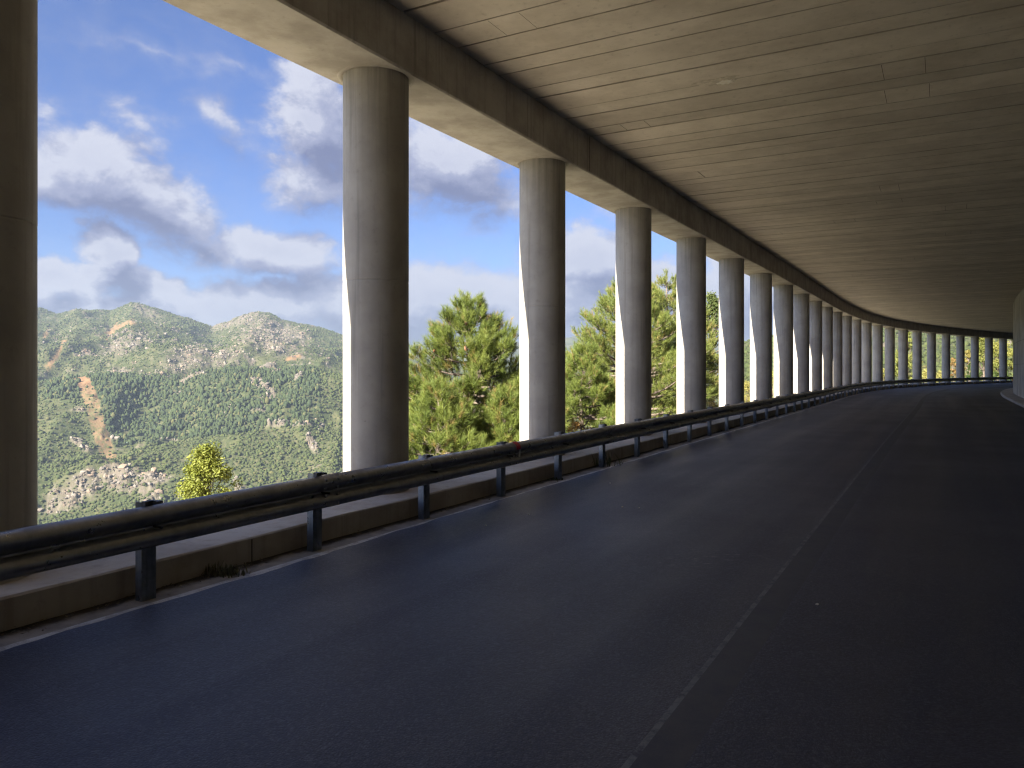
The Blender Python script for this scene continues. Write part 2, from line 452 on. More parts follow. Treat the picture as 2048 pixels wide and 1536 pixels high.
t.inp(t.b.inputs['Base Color'], t.mix(t.mapr(n, .4, .6), (.95, .92, .83), (.88, .82, .68))); bump(t, n, .03, 1)
M_spalld, t = material('spalled_dirty_plaster'); n = t.noise(t.pos, 14, 5, .7)
t.inp(t.b.inputs['Base Color'], t.mix(t.mapr(n, .4, .6), (.50, .44, .34), (.66, .59, .47))); bump(t, n, .02, 1)
under(blob_plate('spall_patch', hx - .08, hz, ZC - .004, .42, .17, -.51, M_spalld, 4), roof)
under(blob_plate('spall_core', hx + .05, hz, ZC - .010, .16, .10, -.51, M_spall, 9), roof)

# ------------------------------------------------------------------ pillars
NSEG = 56
def pillar_mesh():
    R = .40
    zs = [.215, .5, 1.0, 1.8, 2.762, 2.768, 2.772, 2.780, 2.784, 2.790, 3.5, 4.4, ZS]
    rad = [R, R, R, R, R, R, R - .004, R - .004, R + .001, R + .001, R + .001, R + .001, R + .001]
    V = []; Fq = []
    for z, r in zip(zs, rad):
        for j in range(NSEG):
            w = 2 * math.pi * j / NSEG
            rr = r + (.005 if j in (0, NSEG // 2) else 0)
            V.append((rr * math.cos(w), rr * math.sin(w), z))
    for i in range(len(zs) - 1):
        for j in range(NSEG):
            j2 = (j + 1) % NSEG
            Fq.append((i * NSEG + j, i * NSEG + j2, (i + 1) * NSEG + j2, (i + 1) * NSEG + j))
    return mesh_np('shaft', V, np.array(Fq), True)
def collar_mesh():
    n = NSEG; V = []; Fq = []
    for r, z in ((.408, ZS + .002), (.415, ZS - .010), (.46, ZS - .007), (.475, ZS + .004)):
        for j in range(n):
            w = 2 * math.pi * j / n; V.append((r * math.cos(w), r * math.sin(w) , z))
    for i in range(3):
        for j in range(n):
            j2 = (j + 1) % n; Fq.append((i * n + j, i * n + j2, (i + 1) * n + j2, (i + 1) * n + j))
    return mesh_np('collar', V, np.array(Fq), True)
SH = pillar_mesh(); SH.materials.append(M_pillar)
CM = collar_mesh(); CM.materials.append(M_soffit)
ORD = ['first', 'second', 'third', 'fourth', 'fifth', 'sixth', 'seventh', 'eighth', 'ninth', 'tenth', 'eleventh', 'twelfth', 'thirteenth',
       'fourteenth', 'fifteenth', 'sixteenth', 'seventeenth', 'eighteenth', 'nineteenth', 'twentieth', 'twenty-first', 'twenty-second',
       'twenty-third', 'twenty-fourth', 'twenty-fifth']
PL = {0: 'dark round concrete pillar cut off by the left edge of the view',
      1: 'widest full round pillar, between the hazy twin peaks and the coned pine',
      2: 'third round pillar from the left, just right of the pine with brown cones',
      3: 'fourth round pillar from the left, standing in front of the tall feathery pine',
      4: 'fifth round pillar from the left, between the tall pines and the dark oak',
      5: 'sixth round pillar from the left, just right of the narrow dark oak'}
p0 = None
for i in range(-2, 31):
    s = i * SP; x, y, _ = P(s, 0); a = -heading(s)
    if p0 is None:
        o = p0 = empty('pillar', (x, y, 0), a + math.radians(-169) + math.pi / 2)
        link('shaft', SH, None, o); link('collar', CM, None, o)
    else:
        o = p0.copy(); COL.objects.link(o)
        for ch in p0.children:
            c = ch.copy(); COL.objects.link(c); c.parent = o
        o.location = (x, y, 0); o.rotation_euler = (0, 0, a + math.radians(-169) + math.pi / 2)
    if i < 0: lab = 'round concrete pillar standing behind the left edge of the view'
    elif i > 24: lab = 'round concrete pillar hidden behind the inner wall at the far bend'
    elif i in PL: lab = PL[i]
    elif i < 13: lab = ORD[i] + ' round pillar from the left, on the straight run with a sunlit left side'
    else: lab = ORD[i] + ' round pillar from the left, unlit by the sun on the far bend'
    tag(o, lab, 'pillar', 'round concrete pillars along the open side', 'thing')

# ------------------------------------------------------------------ guardrail
gr = tag(empty('guardrail', P(0, .95, 0)), 'long steel crash barrier on posts in front of the pillars', 'guardrail')
zc = .555
WP = [(.000, .155), (.018, .150), (.050, .132), (.074, .108), (.082, .085), (.076, .060), (.052, .034), (.020, .014), (.006, 0),
      (.020, -.014), (.052, -.034), (.076, -.060), (.082, -.085), (.074, -.108), (.050, -.132), (.018, -.150), (.000, -.155)]
RB = .995
prof = [(RB + d, zc + z) for d, z in WP] + [(RB + d - .004, zc + z * .985) for d, z in reversed(WP)]
under(sweep('rail', prof, arange(-42, 146, .35), M_rail, None, smooth=True, jit=lambda s, j: (.012 * (fbm(s * .35, s * 0, 6, 2) - .5), .014 * (fbm(s * .3, s * 0 + 4, 6, 2) - .5))), gr)
def raildz(s):
    a = np.array([float(s)]); return float(.012 * (fbm(a * .35, a * 0, 6, 2) - .5)[0]), float(.014 * (fbm(a * .3, a * 0 + 4, 6, 2) - .5)[0])
PS = 1.765
def s_at_row_depth(depth, d):
    return (depth + d * math.sin(TH0) - Y0) / math.cos(TH0)
s_p0 = s_at_row_depth(5.724, .95)
post_s = [s_p0 + PS * k for k in range(-9, 73)]
# post and spacer meshes in local axes: X along the row, Y away from the road
def post_mesh():
    mb = MB(); th = .006; h0, h1 = -.30, .735
    zc_, hh = (h0 + h1) / 2, (h1 - h0) / 2
    mb.box((0, 0, zc_), (.060, th / 2, hh))                 # web facing the road
    mb.box((-.057, .036, zc_), (th / 2, .033, hh)); mb.box((.057, .036, zc_), (th / 2, .033, hh))
    mb.box((-.045, .0675, zc_), (.0148, th / 2, hh)); mb.box((.045, .0675, zc_), (.0148, th / 2, hh))
    mb.box((-.012, -.0045, zc_), (.006, .0015, hh * .98))
    return mb
pm = post_mesh().build('post', M_post)
mbs = MB(); mbs.box((0.062, -.012, .655), (.045, .006, .072)); mbs.box((0.062, .02, .724), (.045, .03, .004)); mbs.box((-.03, -.026, .69), (.034, .022, .055)); mbs.tube([(-.0, -.15, .555), (-.0, -.04, .555)], [.009, .009], 8)
sm_ = mbs.build('spacer', M_black)
first = True
for s in post_s:
    T, N, Z = frame(s); x, y, _ = P(s, .945)
    if first: o, c = pm, sm_; first = False
    else:
        o = pm.copy(); COL.objects.link(o); c = sm_.copy(); COL.objects.link(c)
    jj = random.Random(int(s * 100))
    o.location = (x, y, jj.uniform(-.012, .01)); o.rotation_euler = (jj.uniform(-.012, .012), jj.uniform(-.015, .015), math.pi / 2 - heading(s))
    under(o, gr); c.parent = o; c.matrix_parent_inverse = Matrix.Identity(4); c.location = (0, 0, 0); c.rotation_euler = (0, 0, 0)
# lap joints every second post
def rail_patch(mb, s0, s1, w0, w1, off, n=6):
    """a thin skin lying on the rail face between profile indices w0..w1"""
    ss = np.linspace(s0, s1, n); o = len(mb.v); m = w1 - w0 + 1
    for s in ss:
        dd, dz = raildz(s)
        for d, z in WP[w0:w1 + 1]:
            x, y, _ = P(s, RB + d + off + dd); mb.v.append((float(x), float(y), zc + z * 1.01 + dz + (off if z > .1 else 0)))
    for i in range(n - 1):
        for j in range(m - 1): mb.f.append((o + i * m + j, o + i * m + j + 1, o + (i + 1) * m + j + 1, o + (i + 1) * m + j))
for k in range(-4, 36):
    s = s_p0 + PS * (2 * k + 1) + .22; mb = MB()
    rail_patch(mb, s - .30, s + .03, 0, 16, .003)
    for h in (.115, .035, -.035, -.115):
        for ds in (-.22, -.06):
            x, y, _ = P(s + ds, RB + float(np.interp(h, [w[1] for w in WP][::-1], [w[0] for w in WP][::-1])) + .006); T, N, Z = frame(s + ds); mb.box((x, y, zc + h), (.012, .006, .012), (T, N, Z))
    under(mb.build('lap_joint', M_rail, smooth=True), gr)
mb = MB(); sj = s_p0 + PS * 3 + .16
rail_patch(mb, sj - .03, sj + .085, 0, 5, .008, 5)
o = under(mb.build('paint_mark', M_red), gr); tag(o, 'smear of red spray paint across the top of the rail')
for k in range(-1, 12):
    s = s_p0 + PS * (3 + 6 * k) + .24; T, N, Z = frame(s); x, y, _ = P(s, RB + .062)
    c = Vector((float(x), float(y), zc + .005)); mb = MB()
    pts = [(-.02, -.055), (.02, -.045), (.02, .06), (-.0, .062)]
    vs = [c + T * a + Z * b + N * e for e in (0, .012) for a, b in pts]
    mb.add(vs, [(4, 5, 6, 7), (0, 3, 2, 1), (0, 1, 5, 4), (1, 2, 6, 5), (2, 3, 7, 6), (3, 0, 4, 7)])
    under(mb.build('reflector', M_refl), gr)
# red reflector at the inner wall
s = 57.2; x, y, _ = P(s, 9.7); T, N, Z = frame(s); mb = MB(); mb.box((x, y, .95), (.05, .03, .06), (T, N, Z)); mb.box((x, y, .95), (.06, .02, .07), (T, N, Z))
o = mb.build('wall_reflector', M_redr); tag(o, 'small red reflector fixed low on the inner wall', 'reflector')

# ------------------------------------------------------------------ terrain
def yimg(px):  # tan of elevation for photo row
    return (V0 - px) / F
RIDGE = np.array([(-900, 700), (-300, 640), (-100, 622), (75, 618), (116, 626), (150, 617), (175, 619), (219, 623), (240, 614), (262, 604), (275, 606), (290, 611), (328, 620), (376, 635), (424, 656), (455, 644), (489, 629), (516, 625), (540, 627), (564, 639), (615, 650), (684, 671), (760, 690), (820, 706), (900, 725), (1000, 745), (1440, 745), (1490, 745), (2600, 745)], float)
BROW = np.array([(-900, 780), (-200, 772), (75, 766), (150, 757), (178, 754), (240, 761), (290, 763), (369, 755), (403, 742), (444, 737), (560, 739), (684, 752), (820, 775), (1000, 800), (1300, 800), (1440, 790), (1500, 760), (1600, 730), (1800, 715), (2600, 700)], float)
RHILL = np.array([(1300, 780), (1400, 740), (1440, 712), (1490, 690), (1550, 681), (1620, 673), (1700, 668), (1780, 660), (1850, 646), (2000, 622), (2200, 590), (2600, 560)], float)
FARR = np.array([(-900, 690), (700, 694), (800, 692), (900, 688), (1000, 690), (1100, 684), (1130, 679), (1150, 674), (1170, 678), (1250, 676), (1350, 684), (1450, 690), (1550, 694), (2600, 690)], float)
def smooth_interp(px, tab): return np.interp(px, tab[:, 0], tab[:, 1])
def dist_d(x, y):
    """signed offset from the pillar line (positive on the road side)"""
    st = 12; cx, cy, ct = CX[::st], CY[::st], CT[::st]
    out = np.zeros(len(x))
    for a in range(0, len(x), 6000):
        dx = x[a:a + 6000, None] - cx; dy = y[a:a + 6000, None] - cy
        i = np.argmin(dx * dx + dy * dy, 1); r = np.arange(len(i))
        lat = dx[r, i] * np.cos(ct[i]) - dy[r, i] * np.sin(ct[i])
        dd = np.hypot(dx[r, i], dy[r, i]); out[a:a + 6000] = np.where(lat > 0, dd, -dd)
    return out
def far_height(x, y):
    Y = np.maximum(y, 1.0); px = U0 + F * x / Y
    px = np.clip(px, -900, 2600)
    wob = 14 * (fbm(x / 90, y / 90, 21, 3) - .5)
    ri = smooth_interp(px, RIDGE); br = smooth_interp(px + wob, BROW); rh = smooth_interp(px, RHILL); fr = smooth_interp(px, FARR)
    lz = np.array([150, 300, 480, 620, 760, 900, 1150, 1230, 1420, 1800, 2100, 2450, 3200])
    def prof(rows):  # rows: list of photo-row arrays at depths lz
        out = np.zeros_like(Y); L = np.stack([np.broadcast_to(r, Y.shape) for r in rows], 0)
        i = np.clip(np.searchsorted(lz, Y) - 1, 0, len(lz) - 2); t = np.clip((Y - lz[i]) / (lz[i + 1] - lz[i]), 0, 1)
        i_ = i[None, :]
        a = np.take_along_axis(L, i_, 0)[0]; b = np.take_along_axis(L, i_ + 1, 0)[0]
        ha = yimg(a) * lz[i]; hb = yimg(b) * lz[i + 1]
        t = t * .6 + .4 * t * t * (3 - 2 * t)
        return ha + (hb - ha) * t
    left = prof([1330, 1300, 1190, 1110, 1010, 900, br, br + 9, br * .45 + ri * .55 + 22, ri + 42, ri, ri + 40, ri + 130])
    mid = prof([1300, 1250, 1120, 1000, 920, 860, 815, 800, 780, 752, 735, 730, 722])
    right = prof([900, 800, rh * .4 + 450, rh + 20, rh, rh + 20, rh + 40, rh + 45, rh + 50, rh + 60, rh + 70, rh + 70, rh + 60])
    wl = 1 - sstep(760, 980, px); wr = sstep(1360, 1500, px)
    h = left * wl + right * wr + mid * np.clip(1 - wl - wr, 0, 1)
    # far blue ridges
    fz = yimg(fr) * 4400
    k = sstep(3000, 4300, Y); kk = 1 - sstep(4500, 6000, Y)
    fn = (ridged(x / 300, y / 300, 5, 4) - .6) * 60
    h = h * (1 - k) + (fz * kk + fn * sstep(3100, 3600, Y) * (1 - sstep(3900, 4300, Y))) * k - 400 * k * (1 - kk)
    # erosion: gullies down the slopes, rocky roughness
    amp = sstep(350, 900, Y) * (1 - .75 * np.exp(-((Y - 2100) / 120.) ** 2)) * (1 - .6 * np.exp(-((Y - 1150) / 45.) ** 2)) * (1 - sstep(2500, 3300, Y))
    g = ridged(x / 150 + 3, y / 330, 31, 4) - .62
    h = h + amp * (g * 56 + (fbm(x / 38, y / 38, 41, 4) - .5) * 11)
    return h + EYE
def height(x, y, need_d=True):
    x = np.asarray(x, float); y = np.asarray(y, float); r = np.hypot(x, y)
    z = np.zeros_like(x); near = r < 420
    d = np.full_like(x, -500.)
    if near.any(): d[near] = dist_d(x[near], y[near])
    side = x * math.cos(TH0) - y * math.sin(TH0)
    d = np.where(near, d, np.where((side > 30) & (y < 60), 400., -400.))
    w = np.maximum(-d - .8, 0)
    out = -1.0 - .10 * np.minimum(w, 6.5) - .62 * np.clip(w - 6.5, 0, 200) - .1 * np.maximum(w - 206, 0)  # near-level shelf past the parapet, out of view, shaped to bounce light inside
    out += (fbm(x / 5, y / 5, 61, 4) - .5) * np.clip(w * .25, 0, 2.2)
    up = 6.8 + .62 * np.clip(d - 15, 0, 160) + (fbm(x / 14, y / 14, 63, 4) - .5) * 4
    zn = np.where(d < -.8, out, np.where(d < 14.5, -1.0, up))
    fwd = (y > 40)
    k = np.where(fwd, sstep(130, 320, r), 0) * np.where(d > 10, 0, 1)
    zf = np.where(fwd, far_height(x, np.maximum(y, 40)), 0)
    return zn * (1 - k) + zf * k

def patch_masks(x, y, h):
    """surface kinds of the slopes: rock, bare red soil, pine stands"""
    Y = np.maximum(y, 1.0); px = U0 + F * x / Y; py = V0 - F * (h - EYE) / Y
    n = fbm(x / 22, y / 22, 71, 4); n2 = fbm(x / 7, y / 7, 73, 4); nb = fbm(x / 60, y / 60, 75, 3)
    def ell(cx, cy, rx, ry, rot=0, soft=.45):
        c, s = math.cos(rot), math.sin(rot); a = (px - cx) * c + (py - cy) * s; b = -(px - cx) * s + (py - cy) * c
        q = np.sqrt((a / rx) ** 2 + (b / ry) ** 2) + (n - .5) * 1.1 + (n2 - .5) * .9
        return 1 - sstep(1 - soft, 1 + soft * .4, q)
    far = (Y > 1180); nearm = ~far
    rock = np.zeros_like(x)
    for a in ((255, 960, 85, 34, .15, 0), (170, 975, 55, 32, -.3, 0), (120, 1000, 50, 26, -.6, 0), (300, 985, 45, 25, .2, 0), (515, 768, 24, 9, .5, 0), (540, 785, 18, 9, .9, 0),
              (625, 890, 22, 8, 1.0, 0), (550, 850, 36, 5, 0, 0), (160, 890, 22, 6, .5, 0),
              (540, 680, 75, 30, .25, 1), (500, 640, 50, 18, 0, 1), (370, 718, 55, 26, -.3, 1), (560, 665, 70, 26, .3, 1), (290, 757, 25, 8, 0, 1), (240, 745, 30, 8, 0, 1), (290, 620, 40, 12, .5, 1),
              (450, 640, 40, 18, -.5, 1), (250, 690, 60, 20, -.4, 1), (450, 715, 50, 14, -.4, 1)):
        rock = np.maximum(rock, ell(*a[:5]) * (far if a[5] else nearm))
    rock *= np.where(far, .62, 1) * (.55 + .9 * sstep(.38, .6, n2))
    rock = np.maximum(rock, sstep(.64, .74, n) * sstep(.52, .64, nb) * .8)
    rock = np.maximum(rock, far * sstep(.62, .72, n2) * sstep(.45, .58, n) * .7)
    soil = np.zeros_like(x)
    for a in ((235, 655, 34, 6, -.45, 1), (225, 662, 20, 6, -.9, 1), (262, 645, 14, 5, .2, 1), (112, 712, 32, 5, -1.05, 1), (100, 728, 10, 4, -.5, 1), (175, 705, 14, 5, .1, 1), (590, 716, 20, 4, -.15, 1), (383, 751, 16, 4, -.2, 1), (92, 668, 12, 4, -1.1, 1)):
        soil = np.maximum(soil, ell(*a[:5], soft=.3) * (far if a[5] else nearm))
    # firebreak strip down the near slope
    cxl = np.interp(py, [745, 760, 800, 850, 900, 925, 960], [160, 166, 183, 196, 212, 224, 250]); hw = np.interp(py, [745, 770, 800, 900, 930], [15, 17, 17, 17, 15])
    fb = (1 - sstep(.8, 1.05, np.abs(px - cxl) / hw + (n2 - .5) * .3)) * nearm * (1 - sstep(915, 935, py + (n - .5) * 30)) * (py > 740)
    pines = (nearm & (px > cxl + 10) & (py < 900 - (px - 200) * .12) & (px < 640)) | (nearm & (px > 90) & (px < cxl) & (py < 800))
    return rock, soil, fb, pines, px, py

def ground_z(x, y, h=None, rock=None):
    h = height(x, y) if h is None else h
    if rock is None: rock = patch_masks(x, y, h)[0]
    return h + rock * (ridged(x / 11, y / 11, 91, 4) - .45) * 12 * (y > 300)

azd = np.concatenate([np.linspace(-180, -40, 56, endpoint=False), np.linspace(-40, -10, 430, endpoint=False), np.linspace(-10, 40, 300, endpoint=False), np.linspace(40, 180, 56)])
az = np.radians(azd)
rr = np.concatenate([[1.0, 4, 7], np.linspace(9, 150, 130), np.geomspace(152, 560, 70, endpoint=False), np.linspace(560, 1300, 250, endpoint=False), np.linspace(1300, 2600, 170, endpoint=False), np.geomspace(2600, 5000, 60), np.geomspace(5100, 13000, 12)])
AZ, RR = np.meshgrid(az, rr)
gx = (RR * np.sin(AZ)).ravel(); gy = (RR * np.cos(AZ)).ravel()
gz = height(gx, gy)
rock, soil, fb, pines, px, py = patch_masks(gx, gy, gz)
gz = ground_z(gx, gy, gz, rock)
na, nr = len(az), len(rr)
nf = fbm(gx / 16, gy / 16, 95, 4); nf2 = fbm(gx / 3.5, gy / 3.5, 97, 3); nlow = fbm(gx / 120, gy / 120, 99, 3)
green = np.array([.032, .042, .016]); olive = np.array([.052, .057, .025]); rockc = np.array([.115, .098, .078]); rockd = np.array([.09, .075, .06]); soilc = np.array([.19, .108, .058]); soilp = np.array([.135, .086, .047]); dry = np.array([.115, .10, .056])
c = green + (olive - green) * sstep(.38, .66, nf)[:, None]
c = c + (dry - c) * (sstep(.55, .75, nf2) * .45)[:, None]
rc = rockc + (rockd - rockc) * sstep(.4, .65, nf2)[:, None]
c = c + (rc - c) * np.clip(rock * 1.2, 0, 1)[:, None]
c = c + (soilc - c) * (soil * (.35 + .5 * sstep(.35, .6, nf2)))[:, None]
fbc = soilc + (soilp - soilc) * sstep(758, 800, py)[:, None]
fbc = fbc + (np.array([.06, .07, .028]) - fbc) * (sstep(.5, .62, nf2) * .7 * sstep(765, 790, py))[:, None]; c = c + (fbc - c) * (fb * .95)[:, None]
nearm = (1 - sstep(40, 140, np.hypot(gx, gy)))[:, None]
c = c + (np.array([.60, .545, .44]) - c) * nearm * .9  # pale gravel colour added near the gallery to bounce sunlight onto the ceiling
idx = np.arange(na * nr).reshape(nr, na)
q4 = np.stack([idx[:-1, :-1].ravel(), idx[:-1, 1:].ravel(), idx[1:, 1:].ravel(), idx[1:, :-1].ravel()], 1)[:, ::-1]
M_ter, t = material('mountain_ground')
at = t.node('ShaderNodeVertexColor', layer_name='tint').outputs[0]
n1 = t.noise(t.pos, .35, 5, .7); n2 = t.noise(t.pos, 1.6, 4, .65)
cc = t.mix(t.math('MULTIPLY', t.mapr(n1, .45, .7), .45), at, (.07, .08, .03)); cc = t.mix(t.math('MULTIPLY', t.mapr(n2, .55, .75), .35), cc, (.13, .11, .07))
t.inp(t.b.inputs['Base Color'], cc); t.b.inputs['Roughness'].default_value = .95; t.b.inputs['Specular IOR Level'].default_value = .1
bump(t, t.math('ADD', n1, n2), 1.0, .7)
me = mesh_np('mountain_terrain', np.stack([gx, gy, gz], 1), q4, True, None, c)
ter = link('mountain_terrain', me, M_ter)
tag(ter, 'scrub covered granite mountains and valley falling away below the gallery', 'mountains', kind='structure')

# ------------------------------------------------------------------ far wood: many small crowns on the slopes (one mass)
def ico():
    g = (1 + 5 ** .5) / 2
    v = np.array([(-1, g, 0), (1, g, 0), (-1, -g, 0), (1, -g, 0), (0, -1, g), (0, 1, g), (0, -1, -g), (0, 1, -g), (g, 0, -1), (g, 0, 1), (-g, 0, -1), (-g, 0, 1)], float)
    f = np.array([(0, 11, 5), (0, 5, 1), (0, 1, 7), (0, 7, 10), (0, 10, 11), (1, 5, 9), (5, 11, 4), (11, 10, 2), (10, 7, 6), (7, 1, 8), (3, 9, 4), (3, 4, 2), (3, 2, 6), (3, 6, 8), (3, 8, 9), (4, 9, 5), (2, 4, 11), (6, 2, 10), (8, 6, 7), (9, 8, 1)])
    return v / np.linalg.norm(v[0]), f
M_leafy, t = material('far_foliage')
at = t.node('ShaderNodeVertexColor', layer_name='tint').outputs[0]
n1 = t.noise(t.pos, .8, 3, .7)
t.inp(t.b.inputs['Base Color'], t.mix(t.math('MULTIPLY', t.mapr(n1, .45, .65), .5), at, (.035, .05, .02)))
t.b.inputs['Roughness'].default_value = .9; t.b.inputs['Specular IOR Level'].default_value = .15
bump(t, t.noise(t.pos, 2.2, 3, .7), .8, .8)
def scatter(n, a0, a1, r0, r1, power=1.0):
    a = np.radians(rng.uniform(a0, a1, n)); u = rng.random(n); r = (r0 ** (2 - power) + u * (r1 ** (2 - power) - r0 ** (2 - power))) ** (1 / (2 - power))
    return r * np.sin(a), r * np.cos(a)
fx1, fy1 = scatter(150000, -37, 2, 480, 2500, .9)
fx2, fy2 = scatter(9000, 14, 36, 140, 1000, .9)
fx = np.concatenate([fx1, fx2]); fy = np.concatenate([fy1, fy2])
fz = height(fx, fy); rk, so, fbm_, pn, px, py = patch_masks(fx, fy, fz)
fz = ground_z(fx, fy, fz, rk); clump = fbm(fx / 28, fy / 28, 111, 4)
keep = (rng.random(len(fx)) > np.clip(rk * 1.0, 0, .93)) & (so < .4) & ((fbm_ < .25) | (rng.random(len(fx)) < .16)) & (rng.random(len(fx)) < .35 + 1.3 * sstep(.3, .6, clump))
fx, fy, fz, pn, px, py, clump, rk = [q[keep] for q in (fx, fy, fz, pn, px, py, clump, rk)]
N = len(fx); dist = np.hypot(fx, fy)
iv, if_ = ico()
size = np.minimum(rng.lognormal(-.02, .30, N), 1.7) * np.where(pn, 1.75, 1.45) * np.where(rng.random(N) < .35, .6, 1) * (1 - .35 * (fy > 1250)) * (1 + .5 * (dist > 1500))
tall = np.where(pn, rng.uniform(1.3, 2.0, N), rng.uniform(.65, 1.05, N))
Vv = iv[None] * (1 + rng.uniform(-.28, .28, (N, 12, 1)))
ca, sa_ = np.cos(rng.uniform(0, 6.28, N)), np.sin(rng.uniform(0, 6.28, N))
vx = Vv[:, :, 0] * ca[:, None] - Vv[:, :, 1] * sa_[:, None]; vy = Vv[:, :, 0] * sa_[:, None] + Vv[:, :, 1] * ca[:, None]; vz = Vv[:, :, 2]
shr = np.where(pn[:, None], 1 - .28 * vz, 1 - .12 * vz)
VV = np.stack([fx[:, None] + vx * size[:, None] * shr, fy[:, None] + vy * size[:, None] * shr, fz[:, None] + (vz + .62) * (size * tall)[:, None]], 2)
g0 = np.array([.034, .046, .015]); g1 = np.array([.052, .062, .019]); g2 = np.array([.022, .033, .016]); g3 = np.array([.068, .066, .025])
tmix = rng.random(N)[:, None]
cc = g0 + (g1 - g0) * tmix; cc = np.where(pn[:, None], g2 + (g0 - g2) * tmix, cc); cc = np.where((rng.random(N) < .06)[:, None], g3, cc)
CCv = np.repeat(cc[:, None, :], 12, 1) * rng.uniform(.85, 1.15, (N, 12, 1))
FF = (if_[None] + (np.arange(N) * 12)[:, None, None]).reshape(-1, 3)
me = mesh_np('far_wood', VV.reshape(-1, 3), FF, True, None, CCv.reshape(-1, 3))
fw = link('far_wood', me, M_leafy); tag(fw, 'dense green maquis and pine wood covering the far slopes', 'forest', kind='stuff')

# granite blocks on the outcrops
bx, by = scatter(160000, -36, -8, 560, 2200, .9)
bz = height(bx, by); rk, so, fbm_, pn, px, py = patch_masks(bx, by, bz); bz = ground_z(bx, by, bz, rk)
kp = (rng.random(len(bx)) < (rk - .30) * .9) & (fbm_ < .1)
bx, by, bz = bx[kp][:16000], by[kp][:16000], bz[kp][:16000]; bz = bz + .5
N = len(bx); sz = rng.lognormal(0, .45, N) * 1.05
Vv = iv[None] * (1 + rng.uniform(-.35, .35, (N, 12, 1))) * np.stack([rng.uniform(.7, 1.5, N), rng.uniform(.7, 1.3, N), rng.uniform(.6, 1.5, N)], 1)[:, None, :]
VV = np.stack([bx, by, bz], 1)[:, None, :] + Vv * sz[:, None, None]
ccb = (np.array([.125, .108, .088]) * rng.uniform(.45, 1.25, (N, 1))); ccb = np.where((rng.random(N) < .3)[:, None], ccb * np.array([1.08, .92, .78]), ccb)
M_gran, t = material('granite_blocks'); at = t.node('ShaderNodeVertexColor', layer_name='tint').outputs[0]; n1 = t.noise(t.pos, .9, 5, .7)
t.inp(t.b.inputs['Base Color'], t.mix(t.math('MULTIPLY', t.mapr(n1, .5, .7), .5), at, (.14, .125, .10))); t.b.inputs['Roughness'].default_value = .9; bump(t, n1, .8, .7)
me = mesh_np('granite_blocks', VV.reshape(-1, 3), (if_[None] + (np.arange(N) * 12)[:, None, None]).reshape(-1, 3), False, None, np.repeat(ccb[:, None, :], 12, 1).reshape(-1, 3))
gb = link('granite_blocks', me, M_gran); tag(gb, 'weathered granite blocks strewn over the bare outcrops of the far slopes', 'rocks', kind='stuff')

# ------------------------------------------------------------------ near trees
def leaf_mat(name, trans=.35, rough=.6):
    m, t = material(name)
    at = t.node('ShaderNodeVertexColor', layer_name='tint').outputs[0]
    t.inp(t.b.inputs['Base Color'], at); t.b.inputs['Roughness'].default_value = rough; t.b.inputs['Specular IOR Level'].default_value = .3
    tr = t.node('ShaderNodeBsdfTranslucent'); t.inp(tr.inputs['Color'], t.mix(1.0, at, (1.0, .95, .55), 'MULTIPLY'))
    mx = t.node('ShaderNodeMixShader'); mx.inputs[0].default_value = trans
    t.l.new(t.b.outputs[0], mx.inputs[1]); t.l.new(tr.outputs[0], mx.inputs[2]); t.l.new(mx.outputs[0], t.out.inputs['Surface'])
    return m
M_needle = leaf_mat('pine_needles', .3); M_leaf = leaf_mat('leaves', .38)
M_bark, t = material('bark'); n1 = t.noise(t.scalevec(t.pos, (1, 1, .3)), 14, 5, .7)
t.inp(t.b.inputs['Base Color'], t.mix(t.mapr(n1, .4, .65), (.115, .09, .072), (.05, .038, .03))); t.b.inputs['Roughness'].default_value = .9; bump(t, n1, .02, .8)
M_cone = plain('pine_cone_scales', (.30, .145, .07), .8); M_coned = plain('old_cone_scales', (.05, .035, .028), .85)

def unit(v): return v / np.maximum(np.linalg.norm(v, axis=-1, keepdims=True), 1e-9)
def needles(C, D, L, n, nl, wid, c0, c1, r):
    """bottlebrush tufts: C centres (m,3), D directions, L shoot lengths; n needles each"""
    m = len(C); t = r.random((m, n, 1)) ** .8
    base = C[:, None] + D[:, None] * L[:, None, None] * t
    rnd = unit(r.normal(size=(m, n, 3)))
    dirn = unit(D[:, None] * r.uniform(.55, 1.3, (m, n, 1)) + rnd * .75 + np.array([0, 0, .12]))
    ln = nl * r.uniform(.7, 1.15, (m, n, 1))
    side = unit(np.cross(dirn, unit(r.normal(size=(m, n, 3)))))
    tip = base + dirn * ln; w = wid * r.uniform(.7, 1.2, (m, n, 1))
    V = np.stack([base - side * w, base + side * w, tip], 2).reshape(-1, 3)
    k = np.clip(r.random((m, 1, 1)) * .7 + r.random((m, n, 1)) * .3, 0, 1)
    col = c0 + (c1 - c0) * k
    col = np.repeat(col[:, :, None, :], 3, 2).reshape(-1, 3)
    F3 = np.arange(len(V)).reshape(-1, 3)
    return V, F3, col
